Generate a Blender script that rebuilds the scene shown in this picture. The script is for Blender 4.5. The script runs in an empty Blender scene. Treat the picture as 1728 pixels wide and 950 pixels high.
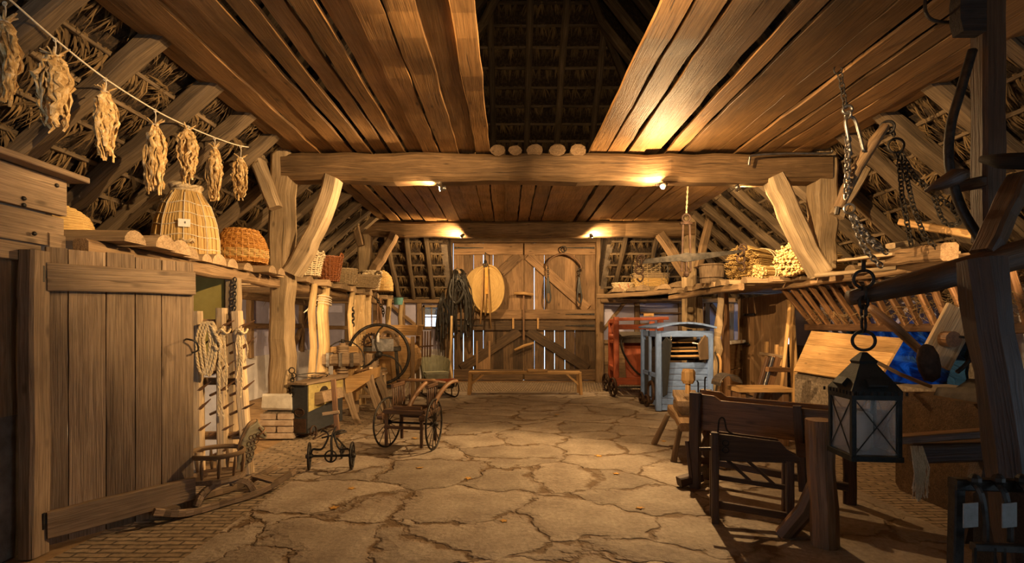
import bpy, math, random
from mathutils import Vector, Matrix, Euler
R = random.Random(7)
SC = bpy.context.scene
COL = SC.collection
# ------------------------------------------------------------ camera, world, lamps, exposure
FPX, CX, CY, EYE = 880.0, 856.0, 550.0, 1.4
cam = bpy.data.cameras.new('camera'); camo = bpy.data.objects.new('camera', cam); COL.objects.link(camo)
camo.location = (0, 0, EYE); camo.rotation_euler = (math.pi/2, 0, 0)
cam.sensor_width = 36; cam.lens = 36*FPX/1728
cam.shift_x = (864-CX)/1728; cam.shift_y = (CY-475)/1728
cam.clip_start = .05; cam.clip_end = 200
SC.camera = camo
SC.view_settings.view_transform = 'Standard'; SC.view_settings.look = 'None'
SC.view_settings.gamma = 1; SC.view_settings.use_curve_mapping = False
SC.view_settings.exposure = 0.38
SC.cycles.max_bounces = 6; SC.cycles.diffuse_bounces = 3; SC.cycles.glossy_bounces = 2
SC.cycles.transmission_bounces = 4; SC.cycles.transparent_max_bounces = 6
SC.cycles.sample_clamp_indirect = 3
wd = bpy.data.worlds.new('sky'); SC.world = wd; wd.use_nodes = True
bg = wd.node_tree.nodes['Background']; bg.inputs[0].default_value = (.55, .76, 1, 1); bg.inputs[1].default_value = 2.8
WARM = (1.0, .635, .29)
def spot(loc, aim, power, size=100, blend=.6, rad=.03, col=WARM):
    l = bpy.data.lights.new('spotlight', 'SPOT'); o = bpy.data.objects.new('spotlight', l); COL.objects.link(o)
    o.location = loc; l.energy = power; l.color = col; l.spot_size = math.radians(size); l.spot_blend = blend
    l.shadow_soft_size = rad
    o.rotation_euler = (Vector(aim)-Vector(loc)).to_track_quat('-Z', 'Y').to_euler()
    return o
def glow(loc, power, rad=.03, col=WARM):
    l = bpy.data.lights.new('bulb', 'POINT'); o = bpy.data.objects.new('bulb', l); COL.objects.link(o)
    o.location = loc; l.energy = power; l.color = col; l.shadow_soft_size = rad
    return o
# lamp positions: three on the near tie beam, two on the far one, two and an added fill on the tie beam behind the camera
LAMPS = [  # location, aim, power, cone
    ((-.88, 6.60, 3.13), (-3.3, 6.5, 2.7), 130, 150),
    ((1.90, 6.42, 3.10), (-.9, 4.4, .3), 520, 90),
    ((2.93, 6.62, 3.12), (4.3, 9.0, 2.3), 320, 122),
    ((-.95, 10.58, 3.20), (-2.4, 12.2, 2.3), 230, 177),
    ((1.72, 10.58, 3.20), (2.6, 12.4, 2.3), 230, 177),
    ((2.6, 1.86, 3.44), (-3.2, 6.3, 2.5), 1750, 54),
    ((-1.9, 1.86, 3.44), (4.2, 7.6, 2.4), 2100, 46),
    ((.4, 1.86, 3.30), (.3, 9.5, 2.5), 250, 80),  # unseen, added to light the hip through the hatch
    ((4.05, 2.7, 2.30), (4.65, 8.8, 1.3), 420, 28),
    ((-3.45, 5.72, 1.75), (-4.8, 9.5, .9), 380, 95),  # unseen, added to brighten the plaster along the left aisle
]
for loc, aim, pw, sz in LAMPS: spot(loc, aim, pw, sz)
glow((1.90, 6.42, 3.10), 150)      # the bare capsule of the second lamp also shines sideways and up
# ------------------------------------------------------------ pixel -> place
def W(px, py, Y): return Vector(((px-CX)*Y/FPX, Y, EYE+(CY-py)*Y/FPX))
def FL(px, py):
    Y = FPX*EYE/(py-CY); return Vector(((px-CX)*Y/FPX, Y, 0))
# ------------------------------------------------------------ mesh builder
Z3 = Vector((0, 0, 1))
def vec(a): return Vector(a)
def frame(d, up=Z3):
    d = d.normalized(); s = d.cross(up)
    if s.length < 1e-4: s = d.cross(Vector((0, 1, 0)))
    if s.length < 1e-4: s = d.cross(Vector((1, 0, 0)))
    s.normalize(); return s, s.cross(d).normalized()*1.0
def spline(pts, n=6, closed=False):
    P = [Vector(p) for p in pts]; out = []; m = len(P)
    for i in range(m if closed else m-1):
        if closed: a, b, c, d = P[(i-1) % m], P[i], P[(i+1) % m], P[(i+2) % m]
        else: a, b, c, d = P[max(i-1, 0)], P[i], P[i+1], P[min(i+2, m-1)]
        for k in range(n):
            t = k/n
            out.append(.5*((2*b)+(c-a)*t+(2*a-5*b+4*c-d)*t*t+(3*b-a-3*c+d)*t**3))
    if not closed: out.append(P[-1].copy())
    return out
class MB:
    def __init__(s): s.v = []; s.f = []; s.g = []
    def off(s): return Vector((R.uniform(0, 900), R.uniform(0, 900), R.uniform(0, 900)))
    def rings(s, rings, gcs, closed=False, caps=True):
        n = len(rings[0]); b = len(s.v)
        for r, g in zip(rings, gcs): s.v += [tuple(p) for p in r]; s.g += [tuple(q) for q in g]
        m = len(rings)
        for i in range(m if closed else m-1):
            j = (i+1) % m
            for k in range(n):
                l = (k+1) % n
                s.f.append((b+i*n+k, b+i*n+l, b+j*n+l, b+j*n+k))
        if caps and not closed:
            s.f.append(tuple(b+k for k in reversed(range(n)))); s.f.append(tuple(b+(m-1)*n+k for k in range(n)))
        return s
    def bar(s, p0, p1, w, h, up=Z3, seg=1, jit=0, ch=.12, tw=1, th=1, bow=None):
        """prism from p0 to p1; w across (d x up), h the other way; ch chamfer share; jit metres"""
        p0, p1 = Vector(p0), Vector(p1); d = p1-p0; L = d.length
        if L < 1e-6: return s
        u, v = frame(d, Vector(up)); o = s.off(); c = ch*min(w, h)
        rs, gs = [], []
        for i in range(seg+1):
            t = i/seg; a = w/2*(1+(tw-1)*t); e = h/2*(1+(th-1)*t)
            if c > 0: q = [(a-c, -e), (a, -e+c), (a, e-c), (a-c, e), (-a+c, e), (-a, e-c), (-a, -e+c), (-a+c, -e)]
            else: q = [(a, -e), (a, e), (-a, e), (-a, -e)]
            J = [R.uniform(-jit, jit) for _ in range(4)] if jit else (0, 0, 0, 0)
            cen = p0+d*t
            if bow is not None: cen = cen+Vector(bow)*(4*t*(1-t))
            r, g = [], []
            for (x, y) in q:
                X = x+(J[0] if x > 0 else J[1]); Y = y+(J[2] if y > 0 else J[3])
                r.append(cen+u*X+v*Y); g.append(o+Vector((x, y, L*t)))
            rs.append(r); gs.append(g)
        return s.rings(rs, gs)
    def box(s, c, size, rz=0, ch=.06, rot=None):
        c = Vector(c); x, y, z = size
        m = rot if rot is not None else Matrix.Rotation(rz, 3, 'Z')
        k = max(range(3), key=lambda i: size[i]); ax = [Vector((1, 0, 0)), Vector((0, 1, 0)), Vector((0, 0, 1))]
        d = m @ ax[k]; up = m @ (ax[2] if k != 2 else ax[1])
        if k == 0: w, h = y, z
        elif k == 1: w, h = x, z
        else: w, h = x, y
        return s.bar(c-d*size[k]/2, c+d*size[k]/2, w, h, up, ch=ch)
    def tube(s, pts, r, n=8, closed=False, flat=1, up=None, caps=True, jit=0):
        P = [Vector(p) for p in pts]; m = len(P); rr = r if isinstance(r, (list, tuple)) else [r]*m
        o = s.off(); rs, gs = [], []; u = None; L = 0
        for i in range(m):
            if closed: d = P[(i+1) % m]-P[i-1]
            else: d = P[min(i+1, m-1)]-P[max(i-1, 0)]
            if d.length < 1e-9: d = Vector((0, 0, 1))
            d.normalize()
            if u is None: u, v = frame(d, Vector(up) if up is not None else Z3)
            else:
                u = u-d*u.dot(d)
                u = u.normalized() if u.length > 1e-6 else frame(d)[0]
                v = u.cross(d)
            if i: L += (P[i]-P[i-1]).length
            q, g = [], []
            for k in range(n):
                a = 2*math.pi*k/n; R_ = rr[i]*(1+(R.uniform(-jit, jit) if jit else 0))
                e = u*math.cos(a)*R_+v*math.sin(a)*R_*flat
                q.append(P[i]+e); g.append(o+Vector((math.cos(a)*rr[i], math.sin(a)*rr[i], L)))
            rs.append(q); gs.append(g)
        return s.rings(rs, gs, closed, caps)
    def cyl(s, p0, p1, r, n=14, r2=None, jit=0): return s.tube([p0, p1], [r, r if r2 is None else r2], n, jit=jit)
    def torus(s, c, R_, r, nrm=(0, 0, 1), n=28, k=7, flat=1, sx=1):
        c = Vector(c); nn = Vector(nrm).normalized(); u, v = frame(nn)
        return s.tube([c+u*math.cos(2*math.pi*i/n)*R_*sx+v*math.sin(2*math.pi*i/n)*R_ for i in range(n)], r, k, True, flat, up=nn)
    def lathe(s, prof, c=(0, 0, 0), n=24, ax=(0, 0, 1), caps=True, jit=0, sx=1, sy=1):
        c = Vector(c); a = Vector(ax).normalized(); u, v = frame(a); o = s.off(); rs, gs = [], []; L = 0; pr = None
        for (r, z) in prof:
            if pr: L += math.hypot(r-pr[0], z-pr[1])
            pr = (r, z); q, g = [], []
            for k in range(n):
                t = -2*math.pi*k/n; rj = max(r, 1e-4)*(1+(R.uniform(-jit, jit) if jit else 0))
                q.append(c+a*z+u*math.cos(t)*rj*sx+v*math.sin(t)*rj*sy); g.append(o+Vector((math.cos(t)*r, math.sin(t)*r, z)))
            rs.append(q); gs.append(g)
        return s.rings(rs, gs, False, caps)
    def prism(s, poly, o, ux, uy, t):
        """polygon (2D) in the plane o + a*ux + b*uy, thickness t along ux x uy, centred"""
        o, ux, uy = Vector(o), Vector(ux).normalized(), Vector(uy).normalized(); w = ux.cross(uy); q = s.off(); b = len(s.v); n = len(poly)
        for sg in (-.5, .5):
            for (x, y) in poly: s.v.append(tuple(o+ux*x+uy*y+w*t*sg)); s.g.append(tuple(q+Vector((y, t*sg, x))))
        s.f.append(tuple(b+k for k in reversed(range(n)))); s.f.append(tuple(b+n+k for k in range(n)))
        for k in range(n):
            l = (k+1) % n; s.f.append((b+k, b+l, b+n+l, b+n+k))
        return s
    def ball(s, c, r, n=10, m=7, jit=0, sz=(1, 1, 1), rz=0):
        c = Vector(c); o = s.off(); rs, gs = [], []; M = Matrix.Rotation(rz, 3, 'Z')
        for i in range(m+1):
            a = math.pi*i/m; a = min(max(a, .03), math.pi-.03); q, g = [], []
            for k in range(n):
                b = 2*math.pi*k/n; rj = r*(1+(R.uniform(-jit, jit) if jit else 0))
                e = Vector((math.sin(a)*math.cos(b)*sz[0], math.sin(a)*math.sin(b)*sz[1], -math.cos(a)*sz[2]))*rj
                q.append(c+M @ e); g.append(o+e)
            rs.append(q); gs.append(g)
        return s.rings(rs, gs)
    def quad(s, a, b, c, d):
        o = s.off(); k = len(s.v); a, b, c, d = map(Vector, (a, b, c, d))
        for p in (a, b, c, d): s.v.append(tuple(p)); s.g.append(tuple(o+p))
        s.f.append((k, k+1, k+2, k+3)); return s
    def chain(s, pts, L=.05, w=.03, r=.006):
        P = [Vector(p) for p in pts]; cum = [0]
        for a, b in zip(P, P[1:]): cum.append(cum[-1]+(b-a).length)
        def at(t):
            t = min(max(t, 0), cum[-1])
            for i in range(len(P)-1):
                if t <= cum[i+1] or i == len(P)-2:
                    return P[i]+(P[i+1]-P[i])*((t-cum[i])/max(cum[i+1]-cum[i], 1e-9))
        st = L*.72; k = int(cum[-1]/st)
        for i in range(k):
            a, b = at(i*st), at(i*st+L)
            if (b-a).length < 1e-5: continue
            d = (b-a).normalized(); u, v = frame(d); x = u if i % 2 else v; c = (a+b)/2
            q = [c+d*((L-w)/2*sg)+d*math.cos(t)*w/2*1+x*math.sin(t)*w/2 for sg, ts in ((1, (-1.57, -.8, 0, .8, 1.57)), (-1, (1.57+.001, 2.35, 3.14, 3.93, 4.71))) for t in ts]
            s.tube(q, r, 5, True)
        return s
    def mesh(s, name):
        me = bpy.data.meshes.new(name); me.from_pydata(s.v, [], s.f); me.update()
        at = me.attributes.new('gc', 'FLOAT_VECTOR', 'POINT'); at.data.foreach_set('vector', [c for g in s.g for c in g])
        return me
    def build(s, name, mat, parent=None, smooth=False, bevel=0, pivot=None):
        if parent is None:
            if pivot is None:
                xs = [p[0] for p in s.v]; ys = [p[1] for p in s.v]; zs = [p[2] for p in s.v]
                pivot = Vector(((min(xs)+max(xs))/2, (min(ys)+max(ys))/2, min(zs)))
            pv = Vector(pivot); s.v = [(a-pv.x, b-pv.y, c-pv.z) for a, b, c in s.v]
        me = s.mesh(name); me.materials.append(mat)
        if smooth: me.polygons.foreach_set('use_smooth', [True]*len(me.polygons))
        o = bpy.data.objects.new(name, me); COL.objects.link(o)
        if parent is None: o.location = pv
        else: o.parent = parent
        if bevel:
            m = o.modifiers.new('b', 'BEVEL'); m.width = bevel; m.segments = 2; m.limit_method = 'ANGLE'
        return o
def tag(o, label, cat, group=None, kind=None):
    o['label'] = label; o['category'] = cat
    if group: o['group'] = group
    if kind: o['kind'] = kind
    return o
def thing(name, label, cat, loc=(0, 0, 0), rz=0, group=None, kind=None, rot=None):
    o = bpy.data.objects.new(name, None); COL.objects.link(o); o.empty_display_size = .1
    o.location = loc; o.rotation_euler = rot if rot is not None else (0, 0, rz)
    return tag(o, label, cat, group, kind)
def struct(o, label=None, cat=None):
    o['kind'] = 'structure'
    if label: o['label'] = label
    if cat: o['category'] = cat
    return o
def dup(root, loc, rz, label=None):
    r = root.copy(); COL.objects.link(r); r.location = loc
    r.rotation_euler = (root.rotation_euler.x, root.rotation_euler.y, rz)
    if label: r['label'] = label
    for ch in root.children:
        c = ch.copy(); COL.objects.link(c); c.parent = r
        for g in ch.children:
            d = g.copy(); COL.objects.link(d); d.parent = c
    return r
# ------------------------------------------------------------ materials
def new_mat(name):
    m = bpy.data.materials.new(name); m.use_nodes = True; nt = m.node_tree
    return m, nt, nt.nodes['Principled BSDF'], lambda t, **k: _n(nt, t, k)
def _n(nt, t, k):
    n = nt.nodes.new(t)
    for a, b in k.items():
        if a[0] == 'i' and a[1:].isdigit(): n.inputs[int(a[1:])].default_value = b
        elif hasattr(n, a): setattr(n, a, b)
        else: n.inputs[a.replace('_', ' ')].default_value = b
    return n
def ramp(N, stops, interp='LINEAR'):
    n = N('ShaderNodeValToRGB'); cr = n.color_ramp; cr.interpolation = interp
    while len(cr.elements) < len(stops): cr.elements.new(.5)
    for e, (p, c) in zip(cr.elements, stops):
        e.position = p; e.color = (c, c, c, 1) if isinstance(c, (int, float)) else (*c, 1)
    return n
def sc3(c, k): return tuple(min(1, x*k) for x in c)
def coords(nt, N, scale, gc=True):
    mp = N('ShaderNodeMapping'); mp.inputs['Scale'].default_value = scale
    if gc: a = N('ShaderNodeAttribute', attribute_name='gc'); nt.links.new(a.outputs['Vector'], mp.inputs[0])
    else: a = N('ShaderNodeTexCoord'); nt.links.new(a.outputs['Object'], mp.inputs[0])
    return mp.outputs[0]
def wood(name, dark, mid, light, rough=.7, bump=.5, g=1.0, tone=.35, crack=.75, spec=.3):
    m, nt, B, N = new_mat(name); lk = nt.links.new
    n1 = N('ShaderNodeTexNoise', Scale=1.0, Detail=7.0, Roughness=.68, Distortion=.9); lk(coords(nt, N, (34*g, 34*g, 2.2*g)), n1.inputs['Vector'])
    r1 = ramp(N, [(.18, dark), (.46, mid), (.82, light)]); lk(n1.outputs[0], r1.inputs[0])
    n2 = N('ShaderNodeTexNoise', Scale=1.0, Detail=3.0); lk(coords(nt, N, (120*g, 120*g, 3*g)), n2.inputs['Vector'])
    r2 = ramp(N, [(.3, .64), (.7, 1.14)]); lk(n2.outputs[0], r2.inputs[0])
    mx = N('ShaderNodeMix', data_type='RGBA', blend_type='MULTIPLY'); mx.inputs[0].default_value = 1
    lk(r1.outputs[0], mx.inputs[6]); lk(r2.outputs[0], mx.inputs[7])
    # dark checks along the grain
    n3 = N('ShaderNodeTexNoise', Scale=1.0, Detail=2.0, Distortion=.3); lk(coords(nt, N, (60*g, 60*g, 1.1*g)), n3.inputs['Vector'])
    r3 = ramp(N, [(.27, 1-crack), (.31, 1.0)]); lk(n3.outputs[0], r3.inputs[0])
    mx2 = N('ShaderNodeMix', data_type='RGBA', blend_type='MULTIPLY'); mx2.inputs[0].default_value = 1
    lk(mx.outputs[2], mx2.inputs[6]); lk(r3.outputs[0], mx2.inputs[7])
    # knots
    vo = N('ShaderNodeTexVoronoi', Scale=1.0); lk(coords(nt, N, (7, 7, 2.6)), vo.inputs['Vector'])
    r4 = ramp(N, [(.05, .38), (.14, 1.0)]); lk(vo.outputs['Distance'], r4.inputs[0])
    mx3 = N('ShaderNodeMix', data_type='RGBA', blend_type='MULTIPLY'); mx3.inputs[0].default_value = .8
    lk(mx2.outputs[2], mx3.inputs[6]); lk(r4.outputs[0], mx3.inputs[7])
    # each piece of timber its own tone, plus patches of grime
    n5 = N('ShaderNodeTexNoise', Scale=.05, Detail=0.0); lk(coords(nt, N, (1, 1, 1)), n5.inputs['Vector'])
    n6 = N('ShaderNodeTexNoise', Scale=3.2, Detail=5.0); lk(coords(nt, N, (1, 1, .5)), n6.inputs['Vector'])
    r5 = N('ShaderNodeMapRange', From_Min=.3, From_Max=.7, To_Min=1-tone, To_Max=1+tone); lk(n5.outputs[0], r5.inputs[0])
    r6 = N('ShaderNodeMapRange', From_Min=.3, From_Max=.7, To_Min=.62, To_Max=1.22); lk(n6.outputs[0], r6.inputs[0])
    mu = N('ShaderNodeMath', operation='MULTIPLY'); lk(r5.outputs[0], mu.inputs[0]); lk(r6.outputs[0], mu.inputs[1])
    hs = N('ShaderNodeHueSaturation'); lk(mu.outputs[0], hs.inputs['Value']); lk(mx3.outputs[2], hs.inputs['Color'])
    lk(hs.outputs[0], B.inputs['Base Color'])
    ad = N('ShaderNodeMath', operation='ADD'); lk(n2.outputs[0], ad.inputs[0]); lk(r3.outputs[0], ad.inputs[1])
    ad2 = N('ShaderNodeMath', operation='ADD'); lk(n1.outputs[0], ad2.inputs[0]); lk(ad.outputs[0], ad2.inputs[1])
    bp = N('ShaderNodeBump', Strength=bump, Distance=.009); lk(ad2.outputs[0], bp.inputs['Height']); lk(bp.outputs[0], B.inputs['Normal'])
    B.inputs['Roughness'].default_value = rough; B.inputs['Specular IOR Level'].default_value = spec
    return m
def plain(name, c1, c2, scale=8, rough=.8, bump=.3, metal=0, gc=True, det=6, dist=.01, st=(1, 1, 1), spec=.4, mid=None):
    m, nt, B, N = new_mat(name); lk = nt.links.new
    n1 = N('ShaderNodeTexNoise', Scale=scale, Detail=float(det), Roughness=.65); lk(coords(nt, N, st, gc), n1.inputs['Vector'])
    r1 = ramp(N, [(.3, c1), (.5, mid), (.7, c2)] if mid else [(.32, c1), (.68, c2)]); lk(n1.outputs[0], r1.inputs[0]); lk(r1.outputs[0], B.inputs['Base Color'])
    if bump:
        bp = N('ShaderNodeBump', Strength=bump, Distance=dist); lk(n1.outputs[0], bp.inputs['Height']); lk(bp.outputs[0], B.inputs['Normal'])
    B.inputs['Roughness'].default_value = rough; B.inputs['Metallic'].default_value = metal; B.inputs['Specular IOR Level'].default_value = spec
    return m
def worn(name, paint, under, scale=5, amt=.42, rough=.6, bump=.3):
    """paint worn through to what is under it"""
    m, nt, B, N = new_mat(name); lk = nt.links.new
    n1 = N('ShaderNodeTexNoise', Scale=scale, Detail=8.0, Roughness=.7); lk(coords(nt, N, (1, 1, .5)), n1.inputs['Vector'])
    n2 = N('ShaderNodeTexNoise', Scale=scale*5, Detail=4.0); lk(coords(nt, N, (1, 1, .4)), n2.inputs['Vector'])
    r = ramp(N, [(amt-.04, sc3(under, 1)), (amt, paint), (.75, sc3(paint, 1.2))]); lk(n1.outputs[0], r.inputs[0])
    r2 = ramp(N, [(.3, .7), (.65, 1.05)]); lk(n2.outputs[0], r2.inputs[0])
    mx = N('ShaderNodeMix', data_type='RGBA', blend_type='MULTIPLY'); mx.inputs[0].default_value = 1
    lk(r.outputs[0], mx.inputs[6]); lk(r2.outputs[0], mx.inputs[7]); lk(mx.outputs[2], B.inputs['Base Color'])
    bp = N('ShaderNodeBump', Strength=bump, Distance=.006); lk(n1.outputs[0], bp.inputs['Height']); lk(bp.outputs[0], B.inputs['Normal'])
    B.inputs['Roughness'].default_value = rough
    return m
M = {}
M['ceil'] = wood('ceiling pine', (.115, .053, .018), (.245, .128, .046), (.365, .212, .084), rough=.55, tone=.3)
M['oak'] = wood('hewn oak', (.11, .065, .032), (.26, .16, .08), (.42, .28, .15), rough=.75, bump=.6, tone=.25)
M['beam'] = wood('old tie beam oak', (.06, .035, .016), (.17, .10, .045), (.32, .20, .095), rough=.7, bump=.6, tone=.15)
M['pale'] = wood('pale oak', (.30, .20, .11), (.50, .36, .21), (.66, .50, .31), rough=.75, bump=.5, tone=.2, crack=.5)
M['post'] = wood('weathered post', (.19, .12, .06), (.40, .28, .155), (.58, .43, .25), rough=.8, bump=.55, tone=.12, crack=.6)
M['door'] = wood('door planks', (.12, .065, .03), (.25, .145, .07), (.36, .23, .12), rough=.7, tone=.3)
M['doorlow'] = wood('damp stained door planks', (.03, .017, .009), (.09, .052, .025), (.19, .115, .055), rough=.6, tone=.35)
M['grey'] = wood('weathered planks', (.15, .10, .06), (.28, .19, .115), (.40, .29, .18), rough=.8, tone=.22)
M['dark'] = wood('dark stained wood', (.035, .018, .010), (.085, .042, .02), (.15, .08, .04), rough=.5, tone=.3, spec=.45)
M['brown'] = wood('brown furniture wood', (.08, .038, .017), (.20, .10, .043), (.32, .17, .08), rough=.45, tone=.25, spec=.45)
M['honey'] = wood('honey pine', (.30, .16, .06), (.48, .28, .11), (.62, .40, .18), rough=.6, tone=.2)
M['bark'] = wood('debarked pole', (.34, .21, .09), (.55, .37, .17), (.70, .52, .28), rough=.65, tone=.15)
M['soot_shade'] = wood('sooty timber and hole shade', (.012, .008, .006), (.03, .02, .013), (.055, .038, .025), rough=.8, tone=.2)  # also serves as painted shade in the chest arch and lantern vents
M['rafter'] = wood('old rafters', (.06, .04, .024), (.145, .10, .058), (.24, .17, .10), rough=.85, tone=.25)
M['log'] = wood('split logs', (.18, .11, .06), (.36, .24, .13), (.55, .40, .24), rough=.8, tone=.3)
M['iron'] = plain('black iron', (.012, .011, .010), (.06, .05, .04), 14, .5, .4, .6)
M['steel'] = plain('worn steel', (.16, .15, .14), (.36, .33, .30), 18, .35, .3, .9)
M['rust'] = plain('rusty iron', (.025, .015, .010), (.085, .045, .027), 16, .7, .5, .4)
M['leather'] = plain('black harness leather', (.008, .007, .006), (.035, .028, .02), 20, .45, .4)
M['cloth'] = plain('brown leather cloth', (.05, .04, .032), (.11, .09, .07), 9, .8, .5)
M['straw'] = plain('straw', (.30, .18, .06), (.72, .50, .20), 3, .7, .3, st=(60, 60, 2), mid=(.52, .34, .12))
M['thatchblade'] = plain('thatch straw', (.05, .03, .014), (.27, .17, .07), .5, .9, 0, st=(9, 9, 9), mid=(.11, .07, .03))
M['tobacco'] = plain('dried leaf', (.24, .13, .045), (.80, .64, .40), 20, .85, .8, mid=(.58, .38, .15))
M['rope'] = plain('hemp rope', (.42, .30, .16), (.72, .58, .36), 60, .9, .4)
M['cord'] = plain('pale cord', (.55, .46, .33), (.75, .68, .54), 60, .9, .2)
M['wicker'] = plain('grey wicker', (.16, .11, .06), (.40, .29, .16), 5, .7, .2, st=(9, 9, 9))
M['wicker_o'] = plain('orange wicker', (.26, .10, .02), (.60, .30, .07), 5, .5, .2, st=(5, 5, 5))
M['wicker_r'] = plain('red brown wicker', (.13, .04, .014), (.34, .12, .04), 5, .5, .2, st=(9, 9, 9))
M['wicker_w'] = plain('bleached wicker', (.42, .31, .18), (.74, .61, .40), 5, .7, .2, st=(9, 9, 9))
M['blue'] = worn('blue grey paint', (.125, .205, .43), (.12, .085, .05), 4, .36)
M['red'] = worn('red lead paint', (.36, .075, .022), (.10, .035, .015), 4, .36)
M['mustard'] = worn('mustard paint', (.36, .28, .10), (.14, .09, .04), 5, .36)
M['black'] = worn('black paint', (.025, .027, .03), (.13, .085, .05), 6, .36)
M['sage'] = worn('sage paint', (.28, .27, .18), (.12, .08, .04), 5, .34)
M['yellow'] = worn('yellow ochre paint', (.55, .27, .03), (.12, .06, .02), 6, .36)
M['paper'] = plain('paper', (.75, .72, .66), (.85, .82, .76), 30, .9, 0)
M['ink'] = plain('ink', (.02, .02, .03), (.03, .03, .04), 30, .9, 0)
M['white'] = plain('white stone', (.52, .47, .40), (.78, .73, .64), 7, .9, .6)
M['brick'] = plain('old brick', (.34, .24, .16), (.62, .50, .38), 10, .9, .5, mid=(.48, .36, .26))
M['plaster'] = plain('lavender plaster', (.36, .35, .48), (.56, .54, .70), 1.6, .95, .5, gc=False, mid=(.46, .44, .59), dist=.02)
M['lime'] = plain('whitewashed wall', (.50, .48, .50), (.80, .77, .77), 2.2, .95, .6, gc=False, dist=.03)
M['ochre'] = plain('ochre clay panel', (.24, .19, .045), (.36, .29, .08), 3, .95, .4, gc=False)
M['rubble'] = plain('rough cast wall', (.10, .075, .052), (.27, .21, .15), 26, .95, .9, gc=False, dist=.03)
M['thatch'] = plain('thatch', (.014, .009, .006), (.10, .06, .03), 1.0, .95, .7, gc=False, st=(26, 26, 7), mid=(.04, .025, .013), dist=.04)
M['earth'] = plain('earth', (.20, .12, .055), (.36, .23, .11), 6, .95, .6, gc=False, dist=.02)
M['tin'] = plain('tin lantern', (.008, .009, .008), (.03, .033, .029), 14, .6, .4, .3)
M['horse'] = worn('grey brown paint', (.20, .17, .10), (.10, .07, .04), 6, .4)
M['tagpaper'] = plain('grey paper', (.22, .21, .19), (.30, .28, .26), 30, .9, 0)
M['leaf'] = plain('autumn leaf', (.45, .2, .03), (.62, .36, .08), 40, .8, 0)
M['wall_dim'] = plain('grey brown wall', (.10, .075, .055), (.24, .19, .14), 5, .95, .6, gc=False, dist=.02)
def glassmat(name, col, rough=.05, alpha=.25):
    m, nt, B, N = new_mat(name); lk = nt.links.new
    B.inputs['Base Color'].default_value = (*col, 1); B.inputs['Roughness'].default_value = rough
    t = N('ShaderNodeBsdfTransparent'); mix = N('ShaderNodeMixShader', i0=alpha)
    lk(t.outputs[0], mix.inputs[1]); lk(B.outputs[0], mix.inputs[2]); lk(mix.outputs[0], nt.nodes['Material Output'].inputs[0])
    return m
M['glass'] = glassmat('dusty glass', (.5, .5, .46), .12, .28)
M['pane'] = glassmat('window glass', (.8, .9, 1), .05, .12)
def emis(name, col, st):
    m, nt, B, N = new_mat(name); B.inputs['Emission Color'].default_value = (*col, 1); B.inputs['Emission Strength'].default_value = st; return m
M['bulb'] = emis('lamp glass', (1, .74, .38), 60)
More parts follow.
